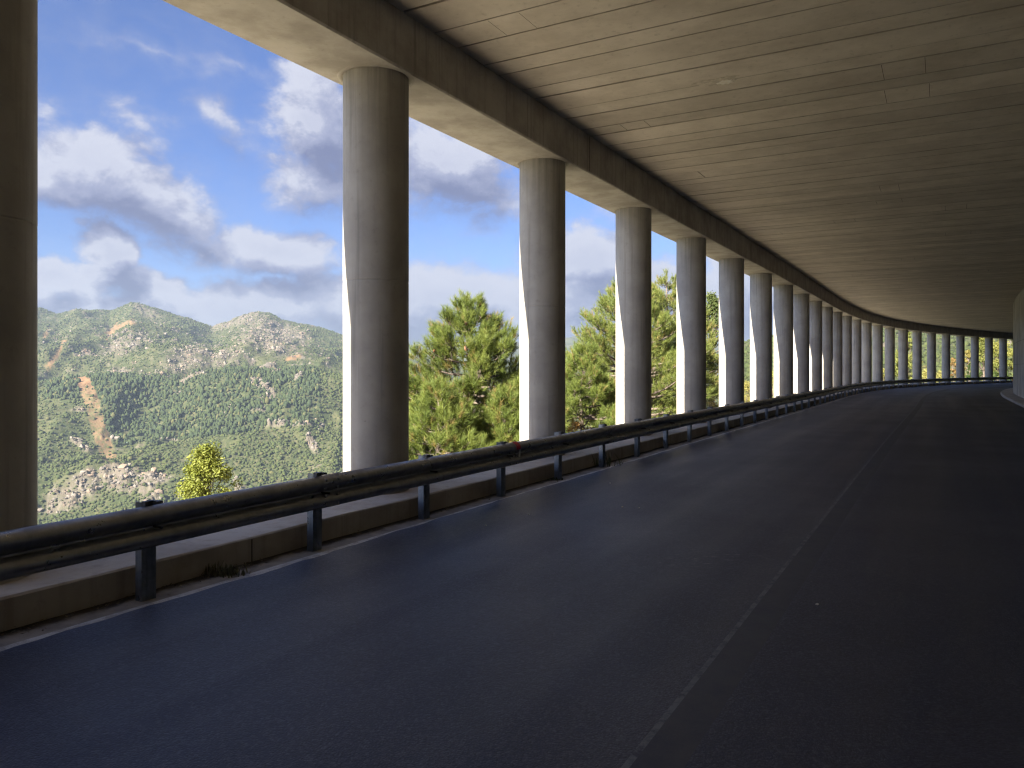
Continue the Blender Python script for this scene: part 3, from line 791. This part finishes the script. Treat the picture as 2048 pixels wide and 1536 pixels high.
def pine(loc, h, rad, seed, label, nb=11, tuft=.26, nl=.15, wid=.0042, nn=44, cones=0, lean=0., dens=1.0, c0=(.058, .092, .018), c1=(.155, .185, .038), prof=None, base=.12):
    r = np.random.default_rng(seed); R = random.Random(seed)
    root = empty('pine_tree', loc); tag(root, label, 'pine tree', 'pines growing below the parapet')
    tr = MB(); pts = []; rads = []
    for i in range(9):
        f = i / 8; pts.append((lean * f * f + .10 * math.sin(f * 5 + seed) * f, .08 * math.sin(f * 6 + seed * 2) * f, -1.0 * (i == 0) + h * f * .97)); rads.append(.022 * h * (1 - f) ** 1.0 + .014)
    tr.tube(pts, rads, 9)
    P_ = lambda f: np.array([np.interp(f, np.linspace(0, 1, 9), [p[k] for p in pts]) for k in range(3)])
    C = []; D = []; L = []; cone_at = []
    lv = int(nb * 1.0)
    prof = prof or (lambda f: min(1., (1 - f) * 1.5) ** .88 * (.75 + .25 * min(1, f * 5)))
    levels = np.linspace(base, .93, lv)
    for li, f in enumerate(levels):
        nbr = R.randint(5, 7); a0 = R.random() * 6.28
        for b in range(nbr):
            a = a0 + b * 6.283 / nbr + R.uniform(-.3, .3); ln = rad * prof(f) * R.uniform(.72, 1.12) + .12
            up = .25 + .75 * f; p0_ = P_(min(1, f + R.uniform(-.02, .02)))
            d0 = np.array([math.cos(a), math.sin(a), R.uniform(.0, .25)]); path = [p0_]
            nst = 6
            for k in range(1, nst + 1):
                q = k / nst; dd = d0 + np.array([R.uniform(-.12, .12), R.uniform(-.12, .12), -.12 + up * q * q * 1.1])
                path.append(path[-1] + dd / np.linalg.norm(dd) * ln / nst)
            rb = .010 + .022 * ln * (1 - f * .5)
            tr.tube([tuple(p) for p in path], [rb * (1 - .82 * k / nst) for k in range(nst + 1)], 5, cap=False)
            nt = max(6, int(ln * 24 * dens))
            for k in range(nt):
                q = R.uniform(.28, 1.0) ** .75
                i0 = min(nst - 1, int(q * nst)); fr = q * nst - i0
                p = path[i0] * (1 - fr) + path[i0 + 1] * fr; ax = unit(path[i0 + 1] - path[i0])
                ax = unit(path[i0 + 1] - path[i0]); off = unit(np.array([R.gauss(0, 1), R.gauss(0, 1), R.gauss(.25, .8)]))
                off = off - ax * off.dot(ax); side = min(.55, .34 * ln) * (1.1 - q) + .05
                c_ = p + off * side * R.uniform(.3, 1.0)
                d_ = unit(ax * .55 + off * .55 + np.array([0, 0, .30 + .45 * f]))
                if R.random() < .5: tr.tube([tuple(p), tuple(c_)], [.006, .004], 3, cap=False)
                C.append(c_); D.append(d_); L.append(tuft * R.uniform(.7, 1.2))
            C.append(path[-1]); D.append(unit(path[-1] - path[-2] + np.array([0, 0, .3]))); L.append(tuft * 1.25)
            if cones and R.random() < .4: cone_at.append((path[-2] + np.array([0, 0, .03]), f))
    top = P_(1.0)
    for k in range(7):
        C.append(top + np.array([R.uniform(-.12, .12), R.uniform(-.12, .12), -R.uniform(0, .3)])); D.append(unit(np.array([R.uniform(-.35, .35), R.uniform(-.35, .35), 1]))); L.append(tuft * 1.5)
    C, D, L = np.array(C), np.array(D), np.array(L)
    V, F3, col = needles(C, D, L, nn, nl, wid, np.array(c0), np.array(c1), r)
    # some shoots are dry and yellowish
    dryt = np.repeat(r.random(len(C)) < .07, nn * 3); col[dryt] = np.array([.20, .16, .055])
    tr.build('trunk', M_bark, root, smooth=True)
    link('crown', mesh_np('crown', V, F3, False, None, col), M_needle, root)
    R.shuffle(cone_at)
    for k, (c_, f) in enumerate(cone_at[:cones]):
        mb = MB(); s = .038 * R.uniform(.8, 1.2)
        ax = Vector((R.uniform(-.4, .4), R.uniform(-.4, .4), 1)).normalized()
        mb.tube([Vector(c_) + ax * (q * s * 3.2) for q in (0, .15, .4, .7, 1)], [s * .3, s * .85, s, s * .6, s * .12], 8)
        mb.build('pine_cone', M_cone if f > .45 else M_coned, root, smooth=True)
    return root

def broadleaf(name, loc, h, rad, seed, label, cat, group=None, leaf=.06, n=6000, c0=(.08, .13, .02), c1=(.2, .23, .045), clumps=60, base=.1, cone=0., trunk_r=None, squash=1., clr=.27):
    r = np.random.default_rng(seed); R = random.Random(seed)
    root = empty(name, loc); tag(root, label, cat, group)
    tr = MB(); tr_r = trunk_r or .02 * h
    pts = [(.05 * math.sin(q * 4 + seed), .05 * math.cos(q * 5 + seed), -.8 * (q == 0) + q * h * .8) for q in (0, .25, .5, .75, 1)]
    tr.tube(pts, [tr_r * k for k in (1, .85, .65, .42, .12)], 8)
    cs = []
    for k in range(clumps):
        f = R.uniform(base, 1) ** .9; prof = math.sin(math.pi * min(1, .12 + .88 * (f - base) / (1 - base)) ** .75) * (1 - cone) + cone * (1.05 - f)
        a = R.uniform(0, 6.283); q = R.uniform(.2, 1) ** .5 * rad * max(.08, prof) * R.uniform(.75, 1.1)
        c_ = np.array([q * math.cos(a), q * math.sin(a), h * f * .95]); cs.append(c_)
        b0 = Vector((0, 0, max(.1, h * f * .75 - .2 * q))); m_ = (b0 + Vector(c_)) / 2 + Vector((0, 0, -.06 * h * R.random()))
        tr.tube([b0, m_, Vector(c_)], [tr_r * .35, tr_r * .22, tr_r * .06], 4, cap=False)
    cs = np.array(cs); ci = r.integers(0, len(cs), n); crad = rad * clr * r.uniform(.6, 1.25, len(cs))
    off = r.normal(size=(n, 3)); off = unit(off) * (r.random((n, 1)) ** .45); off[:, 2] *= .8 * squash
    c = cs[ci] + off * crad[ci][:, None]
    nrm = unit(off * .6 + r.normal(size=(n, 3)) * .6 + np.array([0, 0, .5])); t1 = unit(np.cross(nrm, r.normal(size=(n, 3)))); t2 = np.cross(nrm, t1)
    s = leaf * r.uniform(.6, 1.25, (n, 1))
    V = np.stack([c - t1 * s, c + t2 * s * .5 + nrm * s * .12, c + t1 * s * 1.1 - nrm * s * .25, c - t2 * s * .5 + nrm * s * .12], 1).reshape(-1, 3)
    k = np.clip(r.random((len(cs), 1))[ci] * .6 + r.random((n, 1)) * .4, 0, 1); col = np.array(c0) + (np.array(c1) - np.array(c0)) * k
    tr.build('trunk', M_bark, root, smooth=True)
    link('crown', mesh_np('crown', V, np.arange(len(V)).reshape(-1, 4), False, None, np.repeat(col, 4, 0)), M_leaf, root)
    return root

def at(px, Y): return (px - U0) / F * Y
def ground(x, y): return float(height(np.array([x]), np.array([y]))[0])
def zrow(py, Y): return EYE + (V0 - py) / F * Y
def put_pine(px, Y, top, halfw, seed, label, **kw):
    x = at(px, Y); g = ground(x, Y) - .1; h = zrow(top, Y) - g
    return pine((x, Y, g), h, halfw * Y / F, seed, label, **kw)
put_pine(938, 20.0, 592, 175, 5, 'lone young pine with brown cones, between the second and third pillars', nb=15, cones=26, tuft=.24, nl=.155, wid=.0034, nn=60, dens=1.6, base=.16)
put_pine(1262, 33.0, 535, 170, 8, 'tall feathery pine behind the fourth pillar', nb=17, tuft=.30, nl=.16, wid=.006, nn=36, dens=1.15, c1=(.165, .188, .042), c0=(.068, .100, .022))
put_pine(1335, 41.0, 545, 130, 12, 'pale green pine seen between the fourth and fifth pillars', nb=17, tuft=.32, nl=.17, wid=.008, nn=32, dens=1.0, c0=(.08, .106, .027), c1=(.175, .19, .046))
put_pine(1165, 27.0, 690, 110, 15, 'low bushy pine right of the third pillar', nb=10, tuft=.27, nl=.15, wid=.004, nn=46, dens=2.0)
put_pine(872, 17.5, 770, 100, 17, 'small young pine filling the lower left of the gap beside the second pillar', nb=9, tuft=.22, nl=.15, wid=.0034, nn=52, dens=1.5)
put_pine(1008, 18.5, 790, 85, 18, 'small young pine at the lower right of the gap beside the third pillar', nb=9, tuft=.22, nl=.15, wid=.0034, nn=52, dens=1.5)
def put_leaf(name, px, Y, top, halfw, seed, label, cat, **kw):
    x = at(px, Y); g = ground(x, Y) - .1; h = zrow(top, Y) - g
    return broadleaf(name, (x, Y, g), h, halfw * Y / F, seed, label, cat, **kw)
put_leaf('oak_tree', 1424, 47.0, 572, 52, 21, 'narrow dark evergreen oak between the fifth and sixth pillars', 'oak tree', leaf=.07, n=9000, clumps=70, c0=(.035, .060, .018), c1=(.12, .14, .04), base=.3)
put_leaf('young_ash_tree', 412, 11.0, 882, 105, 33, 'small bright yellow-green leafy tree above the rail, left of the second pillar', 'tree', leaf=.024, n=10500, clumps=120, c0=(.095, .125, .018), c1=(.21, .225, .045), base=.3, cone=.55, trunk_r=.022, clr=.22)
put_leaf('yellow_bush', 676, 13.0, 925, 22, 25, 'tip of an ochre bush at the foot of the second pillar', 'bush', leaf=.03, n=1500, clumps=22, c0=(.18, .16, .03), c1=(.30, .25, .05))
put_leaf('red_leaved_bush', 1145, 22.0, 822, 40, 26, 'low bush with rusty orange leaves right of the third pillar', 'bush', leaf=.035, n=900, clumps=24, c0=(.12, .15, .03), c1=(.34, .16, .05))
put_leaf('dry_bush', 1420, 44.0, 770, 50, 27, 'dry tan bush below the dark oak', 'bush', leaf=.06, n=2600, clumps=30, c0=(.17, .15, .06), c1=(.32, .27, .11))
put_leaf('dry_bush', 1495, 58.0, 762, 50, 28, 'yellowish bush showing between the sixth and seventh pillars', 'bush', leaf=.07, n=2600, clumps=30, c0=(.17, .17, .05), c1=(.34, .30, .10))
put_leaf('dry_bush', 1545, 66.0, 742, 40, 29, 'yellowish bush showing beside the eighth pillar', 'bush', leaf=.07, n=2400, clumps=30, c0=(.17, .18, .05), c1=(.32, .32, .08))
G = 'trees beyond the far bend'
put_leaf('poplar_tree', 1813, 94.0, 655, 26, 31, 'slim yellow-green tree between the seventeenth and nineteenth pillars', 'tree', group=G, leaf=.13, n=5000, clumps=60, c0=(.10, .125, .03), c1=(.21, .22, .06), base=.2)
for k, (px_, top, hw, Yd) in enumerate(((1765, 735, 18, 90), (1852, 738, 22, 100), (1880, 742, 22, 102))):
    put_leaf('scrub_bush', px_, Yd, top, hw, 40 + k, ('pale scrub bush right of the sixteenth pillar', 'pale scrub bush right of the nineteenth pillar', 'pale scrub bush left of the twenty-first pillar')[k], 'bush', leaf=.11, n=1800, clumps=24, c0=(.16, .17, .05), c1=(.30, .28, .09))
put_leaf('autumn_tree', 1906, 104.0, 712, 16, 51, 'rusty orange autumn tree between the twenty-first and twenty-second pillars', 'tree', group=G, leaf=.11, n=3000, clumps=36, c0=(.17, .105, .04), c1=(.26, .19, .07))
put_leaf('autumn_tree', 1936, 108.0, 694, 18, 52, 'golden autumn tree behind the small dark cypress', 'tree', group=G, leaf=.11, n=3000, clumps=36, c0=(.17, .14, .04), c1=(.26, .23, .07))
put_leaf('cypress_tree', 1939, 101.0, 722, 9, 53, 'small dark green cypress left of the twenty-third pillar', 'cypress', leaf=.10, n=2600, clumps=40, c0=(.025, .05, .015), c1=(.06, .10, .02), cone=.9, base=.05)
put_leaf('chestnut_tree', 1968, 116.0, 662, 34, 54, 'broad yellow-green tree between the twenty-third and twenty-fourth pillars', 'tree', group=G, leaf=.14, n=7000, clumps=60, c0=(.085, .11, .025), c1=(.22, .225, .06))
put_leaf('chestnut_tree', 2000, 122.0, 655, 34, 55, 'broad yellow tree between the last two pillars', 'tree', group=G, leaf=.14, n=7000, clumps=60, c0=(.095, .115, .025), c1=(.235, .23, .06))
put_leaf('chestnut_tree', 2032, 126.0, 650, 34, 56, 'yellow tree half hidden by the inner wall', 'tree', group=G, leaf=.14, n=6000, clumps=50, c0=(.085, .11, .025), c1=(.22, .225, .06))
for k, (px_, top) in enumerate(((1962, 738), (1990, 742), (2012, 743))):
    put_leaf('dark_hedge_bush', px_, 105 + k * 2, top, 14, 60 + k, ('dark green bush at the foot of the broad yellow-green tree', 'dark green bush left of the last pillar', 'dark green bush beside the inner wall')[k], 'bush', leaf=.11, n=1800, clumps=24, c0=(.03, .055, .015), c1=(.08, .11, .03))

# weeds in the gutter
M_weed = leaf_mat('weed_leaves', .2)
def weed(s, d, h, n, seed, label, dryness):
    r = np.random.default_rng(seed); x, y, _ = P(s, d); root = empty('weed_tuft', (float(x), float(y), .0)); tag(root, label, 'weed')
    V = []; Cc = []
    for i in range(n):
        a = r.uniform(0, 6.28); l = h * r.uniform(.25, 1.15) ** 1.3; lean = r.uniform(.1, .9); b = r.normal(size=2) * h * .7
        dx, dy = math.cos(a), math.sin(a); w = .006
        p0_ = np.array([b[0] * 1.6, b[1] * .6, 0]); p1 = p0_ + np.array([dx * lean * l * .5, dy * lean * l * .5, l * .6]); p2 = p0_ + np.array([dx * lean * l, dy * lean * l, l])
        sd = np.array([-dy, dx, 0]) * w
        V += [p0_ - sd, p0_ + sd, p1 + sd, p1 - sd, p1 - sd, p1 + sd, p2 + sd * .2, p2 - sd * .2]
        cg = np.array([.05, .07, .025]) * (1 - dryness) + np.array([.16, .13, .08]) * dryness; Cc += [cg * r.uniform(.6, 1.3)] * 8
    link('foliage', mesh_np('foliage', np.array(V), np.arange(len(V)).reshape(-1, 4), False, None, np.array(Cc)), M_weed, root)
def s_from_px(px, py, d):
    dep = 1539 * EYE / (py - V0); return s_at_row_depth(dep, d)
weed(s_from_px(485, 1150, .88), .88, .085, 170, 1, 'dark straggly weed in the gutter below the second bay', .6)
weed(s_from_px(1240, 932, .86), .84, .22, 70, 2, 'small upright weed by the guardrail post under the fourth pillar', .1)
weed(s_from_px(1085, 960, .9), .92, .05, 60, 3, 'flat patch of weeds on the gutter below the third pillar', .3)
# leaf litter and grit swept against the parapet
ln_ = 5200; ls = rng.uniform(-6, 75, ln_); ld = .76 + np.abs(rng.normal(0, .11, ln_)); dens_ = fbm(ls * .9, ls * 0 + 2, 77, 4)
kp = (rng.random(ln_) < sstep(.38, .62, dens_)) & (ld < 1.06); ls, ld = ls[kp], ld[kp]; lx, ly, _ = P(ls, ld); n_ = len(ls)
ax_ = unit(rng.normal(size=(n_, 3)) * np.array([1, 1, .25])); bx_ = unit(np.cross(ax_, rng.normal(size=(n_, 3)) * .5 + np.array([0, 0, 1.2]))); sz_ = rng.uniform(.006, .022, (n_, 1))
cl_ = np.stack([lx, ly, rng.uniform(.006, .022, n_)], 1)
LV = np.stack([cl_ - ax_ * sz_, cl_ + bx_ * sz_ * .45, cl_ + ax_ * sz_, cl_ - bx_ * sz_ * .45], 1).reshape(-1, 3)
lc = np.where((rng.random(n_) < .5)[:, None], np.array([.11, .075, .045]), np.array([.20, .165, .11])) * rng.uniform(.5, 1.2, (n_, 1))
o = link('leaf_litter', mesh_np('leaf_litter', LV, np.arange(len(LV)).reshape(-1, 4), False, None, np.repeat(lc, 4, 0)), M_weed); tag(o, 'dry leaf litter and grit swept along the foot of the parapet', 'leaf litter', kind='stuff')
# loose pebbles on the asphalt
pv = MB(); pv.tube([(0, 0, -.006), (0, 0, 0), (.003, 0, .008), (.001, .002, .013)], [.008, .015, .012, .003], 7)
pe = pv.build('pebble', M_pebble, smooth=True); firstp = True
PB = [(972, 1056, 'pale pebble lying alone on the near lane, nearest to the gutter'), (1058, 1034, 'pale pebble on the near lane below the third pillar'), (1244, 1018, 'pale pebble on the near lane right of the others'),
      (1220, 970, 'small pale pebble on the near lane near the edge line'), (1278, 1020, 'tiny pale pebble beside the rightmost one'), (1634, 1216, 'pale pebble right of the worn centre line')]
for px_, py_, lab in PB:
    o = pe if firstp else pe.copy()
    if not firstp: COL.objects.link(o)
    firstp = False
    dep = 1539 * EYE / (py_ - V0); o.location = (at(px_, dep), dep, .026); o.rotation_euler = (0, 0, px_); o.scale = (1, .8, .7); tag(o, lab, 'pebble', 'pebbles on the asphalt')

# ------------------------------------------------------------------ haze
mb = MB(); mb.box((300, 2200, -170), (3600, 2900, 410))
M_haze = bpy.data.materials.new('haze_air'); M_haze.use_nodes = True; nt = NT(M_haze.node_tree); nt.n.clear()
ho = nt.node('ShaderNodeOutputMaterial'); hv = nt.node('ShaderNodeVolumePrincipled')
hv.inputs['Color'].default_value = (.25, .315, .41, 1); hv.inputs['Density'].default_value = .00017; hv.inputs['Anisotropy'].default_value = .1
nt.l.new(hv.outputs[0], ho.inputs['Volume'])
try: M_haze.cycles.homogeneous_volume = True
except Exception: pass
hz_o = mb.build('haze', M_haze); tag(hz_o, 'thin blue haze in the valley air', 'haze', kind='stuff')

# ------------------------------------------------------------------ sky and sun
w = bpy.data.worlds.new('World'); SC.world = w; w.use_nodes = True
t = NT(w.node_tree); t.n.clear()
out = t.node('ShaderNodeOutputWorld'); bg = t.node('ShaderNodeBackground'); t.l.new(bg.outputs[0], out.inputs[0])
sky = t.node('ShaderNodeTexSky', sky_type='NISHITA'); sky.sun_disc = False; sky.sun_elevation = SUN_EL; sky.sun_rotation = SUN_AZ
sky.air_density = 1.0; sky.dust_density = .6; sky.ozone_density = 2.0; sky.altitude = 500
STR = .05
dirv = t.node('ShaderNodeTexCoord').outputs['Generated']
# cloud density as a node group in (azimuth, elevation)
g = bpy.data.node_groups.new('cloud_density', 'ShaderNodeTree')
g.interface.new_socket('P', in_out='INPUT', socket_type='NodeSocketVector'); g.interface.new_socket('Density', in_out='OUTPUT', socket_type='NodeSocketFloat')
gt = NT(g); gi = gt.node('NodeGroupInput'); go = gt.node('NodeGroupOutput')
p = gi.outputs[0]
dn = gt.noise(gt.scalevec(p, (1, 1.35, 1)), 8.0, 7, .62, 0, 'Color'); p2 = gt.vmath('ADD', p, gt.scalevec(gt.vmath('SUBTRACT', dn, (.5, .5, .5)), (.16, .10, 0)))
def azel(x, y):
    dx, dy, dz = (x - U0) / F, 1.0, (V0 - y) / F; l = math.sqrt(dx * dx + dy * dy + dz * dz)
    return math.atan2(dx, dy), math.asin(dz / l)
BL = [(250, 365, 240, 85, 24, 1.0), (90, 345, 120, 75, 10, .95), (380, 430, 120, 45, 38, .8), (200, 505, 74, 68, 0, 1.25), (300, 560, 120, 42, 8, .95), (110, 555, 130, 40, 0, .95),
      (560, 515, 150, 60, 4, 1.0), (470, 500, 70, 45, 0, .7), (645, 225, 110, 120, 0, 1.1), (620, 350, 110, 75, 20, .8), (720, 300, 120, 130, 0, 1.0), (900, 315, 140, 90, 5, 1.0), (950, 390, 130, 70, 5, .7),
      (180, 610, 260, 45, 0, 1.0), (470, 615, 300, 55, 0, 1.05), (700, 610, 180, 70, 0, 1.0), (870, 610, 220, 80, 0, 1.15), (1060, 640, 180, 100, 0, 1.15), (900, 700, 500, 40, 0, .8),
      (1165, 520, 110, 75, 0, 1.15), (1190, 600, 150, 90, 0, 1.1), (1330, 570, 110, 60, 0, 1.2), (1420, 600, 120, 80, 0, 1.2), (1510, 590, 120, 110, 0, 1.25), (1700, 640, 250, 60, 0, 1.0), (270, 240, 80, 46, 35, .42), (440, 250, 95, 40, 38, .45), (105, 215, 70, 50, 30, .36), (480, 140, 200, 26, 14, .24), (300, 95, 220, 22, 13, .24), (540, 245, 55, 18, -8, .34), (1260, 420, 90, 30, 0, .4)]
acc = None
for (x, y, rx, ry, rot, wgt) in BL:
    a, e = azel(x, y); sx = math.cos(a) ** 2 / F * rx; sy = math.cos(a) / F * ry
    mp = gt.node('ShaderNodeMapping', vector_type='TEXTURE'); gt.inp(mp.inputs['Vector'], p2)
    mp.inputs['Location'].default_value = (a, e, 0); mp.inputs['Rotation'].default_value = (0, 0, -math.radians(rot)); mp.inputs['Scale'].default_value = (sx * 1.3, sy * 1.3, 1)
    gr_ = gt.node('ShaderNodeTexGradient', gradient_type='SPHERICAL'); gt.l.new(mp.outputs[0], gr_.inputs[0])
    v = gt.math('MULTIPLY', gr_.outputs['Fac'], wgt * 1.55)
    acc = v if acc is None else gt.math('SMOOTH_MAX', acc, v, .25)
# elsewhere: loose fair-weather cloud
gen = gt.mapr(gt.noise(gt.scalevec(p, (1, 1.8, 1)), 2.3, 4, .55), .46, .66, 0, .95)
sp = gt.sep(p); outside = gt.mapr(gt.math('ABSOLUTE', gt.math('ADD', sp[0], .02)), .62, .85); outside = gt.math('MAXIMUM', outside, gt.mapr(sp[1], .48, .65))
acc = gt.math('MAXIMUM', acc, gt.math('MULTIPLY', gen, outside))
nz = gt.noise(gt.scalevec(p, (1, 1.3, 1)), 17, 8, .66, .4)
d = gt.math('ADD', acc, gt.math('MULTIPLY', gt.math('SUBTRACT', nz, .5), gt.mapr(acc, .02, .5, .0, 1.5)))
gt.inp(go.inputs[0], d)
sx, sy, sz = t.sep(t.vmath('NORMALIZE', dirv))
AZn = t.math('ARCTAN2', sx, sy); ELn = t.math('ARCSINE', sz)
pv_ = t.comb(AZn, ELn, 0)
def dens(v):
    n = t.node('ShaderNodeGroup'); n.node_tree = g; t.l.new(v, n.inputs[0]); return n.outputs[0]
d0 = dens(pv_); d1 = dens(t.vmath('ADD', pv_, (-.016, .038, 0))); d2 = None
alpha = t.math('MULTIPLY', t.mapr(d0, .02, .80), .97)
lit = t.math('SUBTRACT', d0, d1)
lit = t.math('ADD', t.mapr(lit, -.55, .60, 0, .8, False), t.mapr(d0, .2, 1.6, .12, -.10, False))
K = 1 / (2 ** EXPO)
def k3(r, g_, b): return (r * K, g_ * K, b * K)
def srgb(r, g_, b):
    f = lambda c: (c / 255 / 12.92 if c / 255 <= .04045 else ((c / 255 + .055) / 1.055) ** 2.4)
    return k3(f(r), f(g_), f(b))
ccol = t.mix(t.mapr(lit, .05, .5), srgb(128, 136, 174), srgb(170, 176, 206)); ccol = t.mix(t.mapr(lit, .42, .88), ccol, srgb(222, 225, 240))
skc = t.vmath('SCALE', sky.outputs[0], scale=STR)
skc = t.mix(1.0, skc, (.315, .352, .512), 'MULTIPLY')
hs = t.node('ShaderNodeHueSaturation'); hs.inputs['Saturation'].default_value = 1.04; t.l.new(skc, hs.inputs['Color'])
fin = t.mix(alpha, hs.outputs[0], ccol)
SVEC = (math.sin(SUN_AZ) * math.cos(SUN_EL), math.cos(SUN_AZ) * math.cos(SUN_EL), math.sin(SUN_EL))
sunward_boost = t.mapr(t.vmath('DOT_PRODUCT', t.vmath('NORMALIZE', dirv), SVEC), -.25, .9, 1.0, 2.2)  # sky brightened towards the sun, mostly out of view, added as fill light
fin = t.vmath('SCALE', fin, scale=sunward_boost)
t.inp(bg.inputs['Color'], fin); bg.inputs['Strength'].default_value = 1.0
w.cycles.sampling_method = 'MANUAL'; w.cycles.sample_map_resolution = 512

sv = Vector((math.sin(SUN_AZ) * math.cos(SUN_EL), math.cos(SUN_AZ) * math.cos(SUN_EL), math.sin(SUN_EL)))
sl = bpy.data.lights.new('sun', 'SUN'); sl.energy = 5.0; sl.angle = math.radians(.53); sl.color = (1.0, .91, .76)
so_ = bpy.data.objects.new('sun', sl); COL.objects.link(so_); so_.rotation_euler = sv.to_track_quat('Z', 'Y').to_euler(); so_.location = sv * 60

# ------------------------------------------------------------------ camera and render settings
cam = bpy.data.cameras.new('camera'); co = bpy.data.objects.new('camera', cam); COL.objects.link(co)
co.location = (0, 0, EYE); co.rotation_euler = (math.pi / 2, 0, 0)
cam.sensor_width = 36; cam.lens = F / 2048 * 36; cam.shift_y = -(768 - V0) / 2048; cam.clip_start = .05; cam.clip_end = 40000
SC.camera = co
SC.view_settings.view_transform = 'Standard'; SC.view_settings.look = 'None'; SC.view_settings.exposure = EXPO; SC.view_settings.gamma = 1
SC.render.engine = 'CYCLES'
cy = SC.cycles; cy.filter_width = 1.25
cy.use_denoising = True
try: cy.denoiser = 'OPENIMAGEDENOISE'; cy.denoising_input_passes = 'RGB_ALBEDO_NORMAL'; cy.denoising_prefilter = 'ACCURATE'
except Exception: pass
cy.max_bounces = 10; cy.diffuse_bounces = 5; cy.glossy_bounces = 3; cy.volume_bounces = 0; cy.transmission_bounces = 3; cy.transparent_max_bounces = 8
cy.use_adaptive_sampling = True; cy.adaptive_threshold = .01; cy.sample_clamp_indirect = 4
cy.caustics_reflective = False; cy.caustics_refractive = False
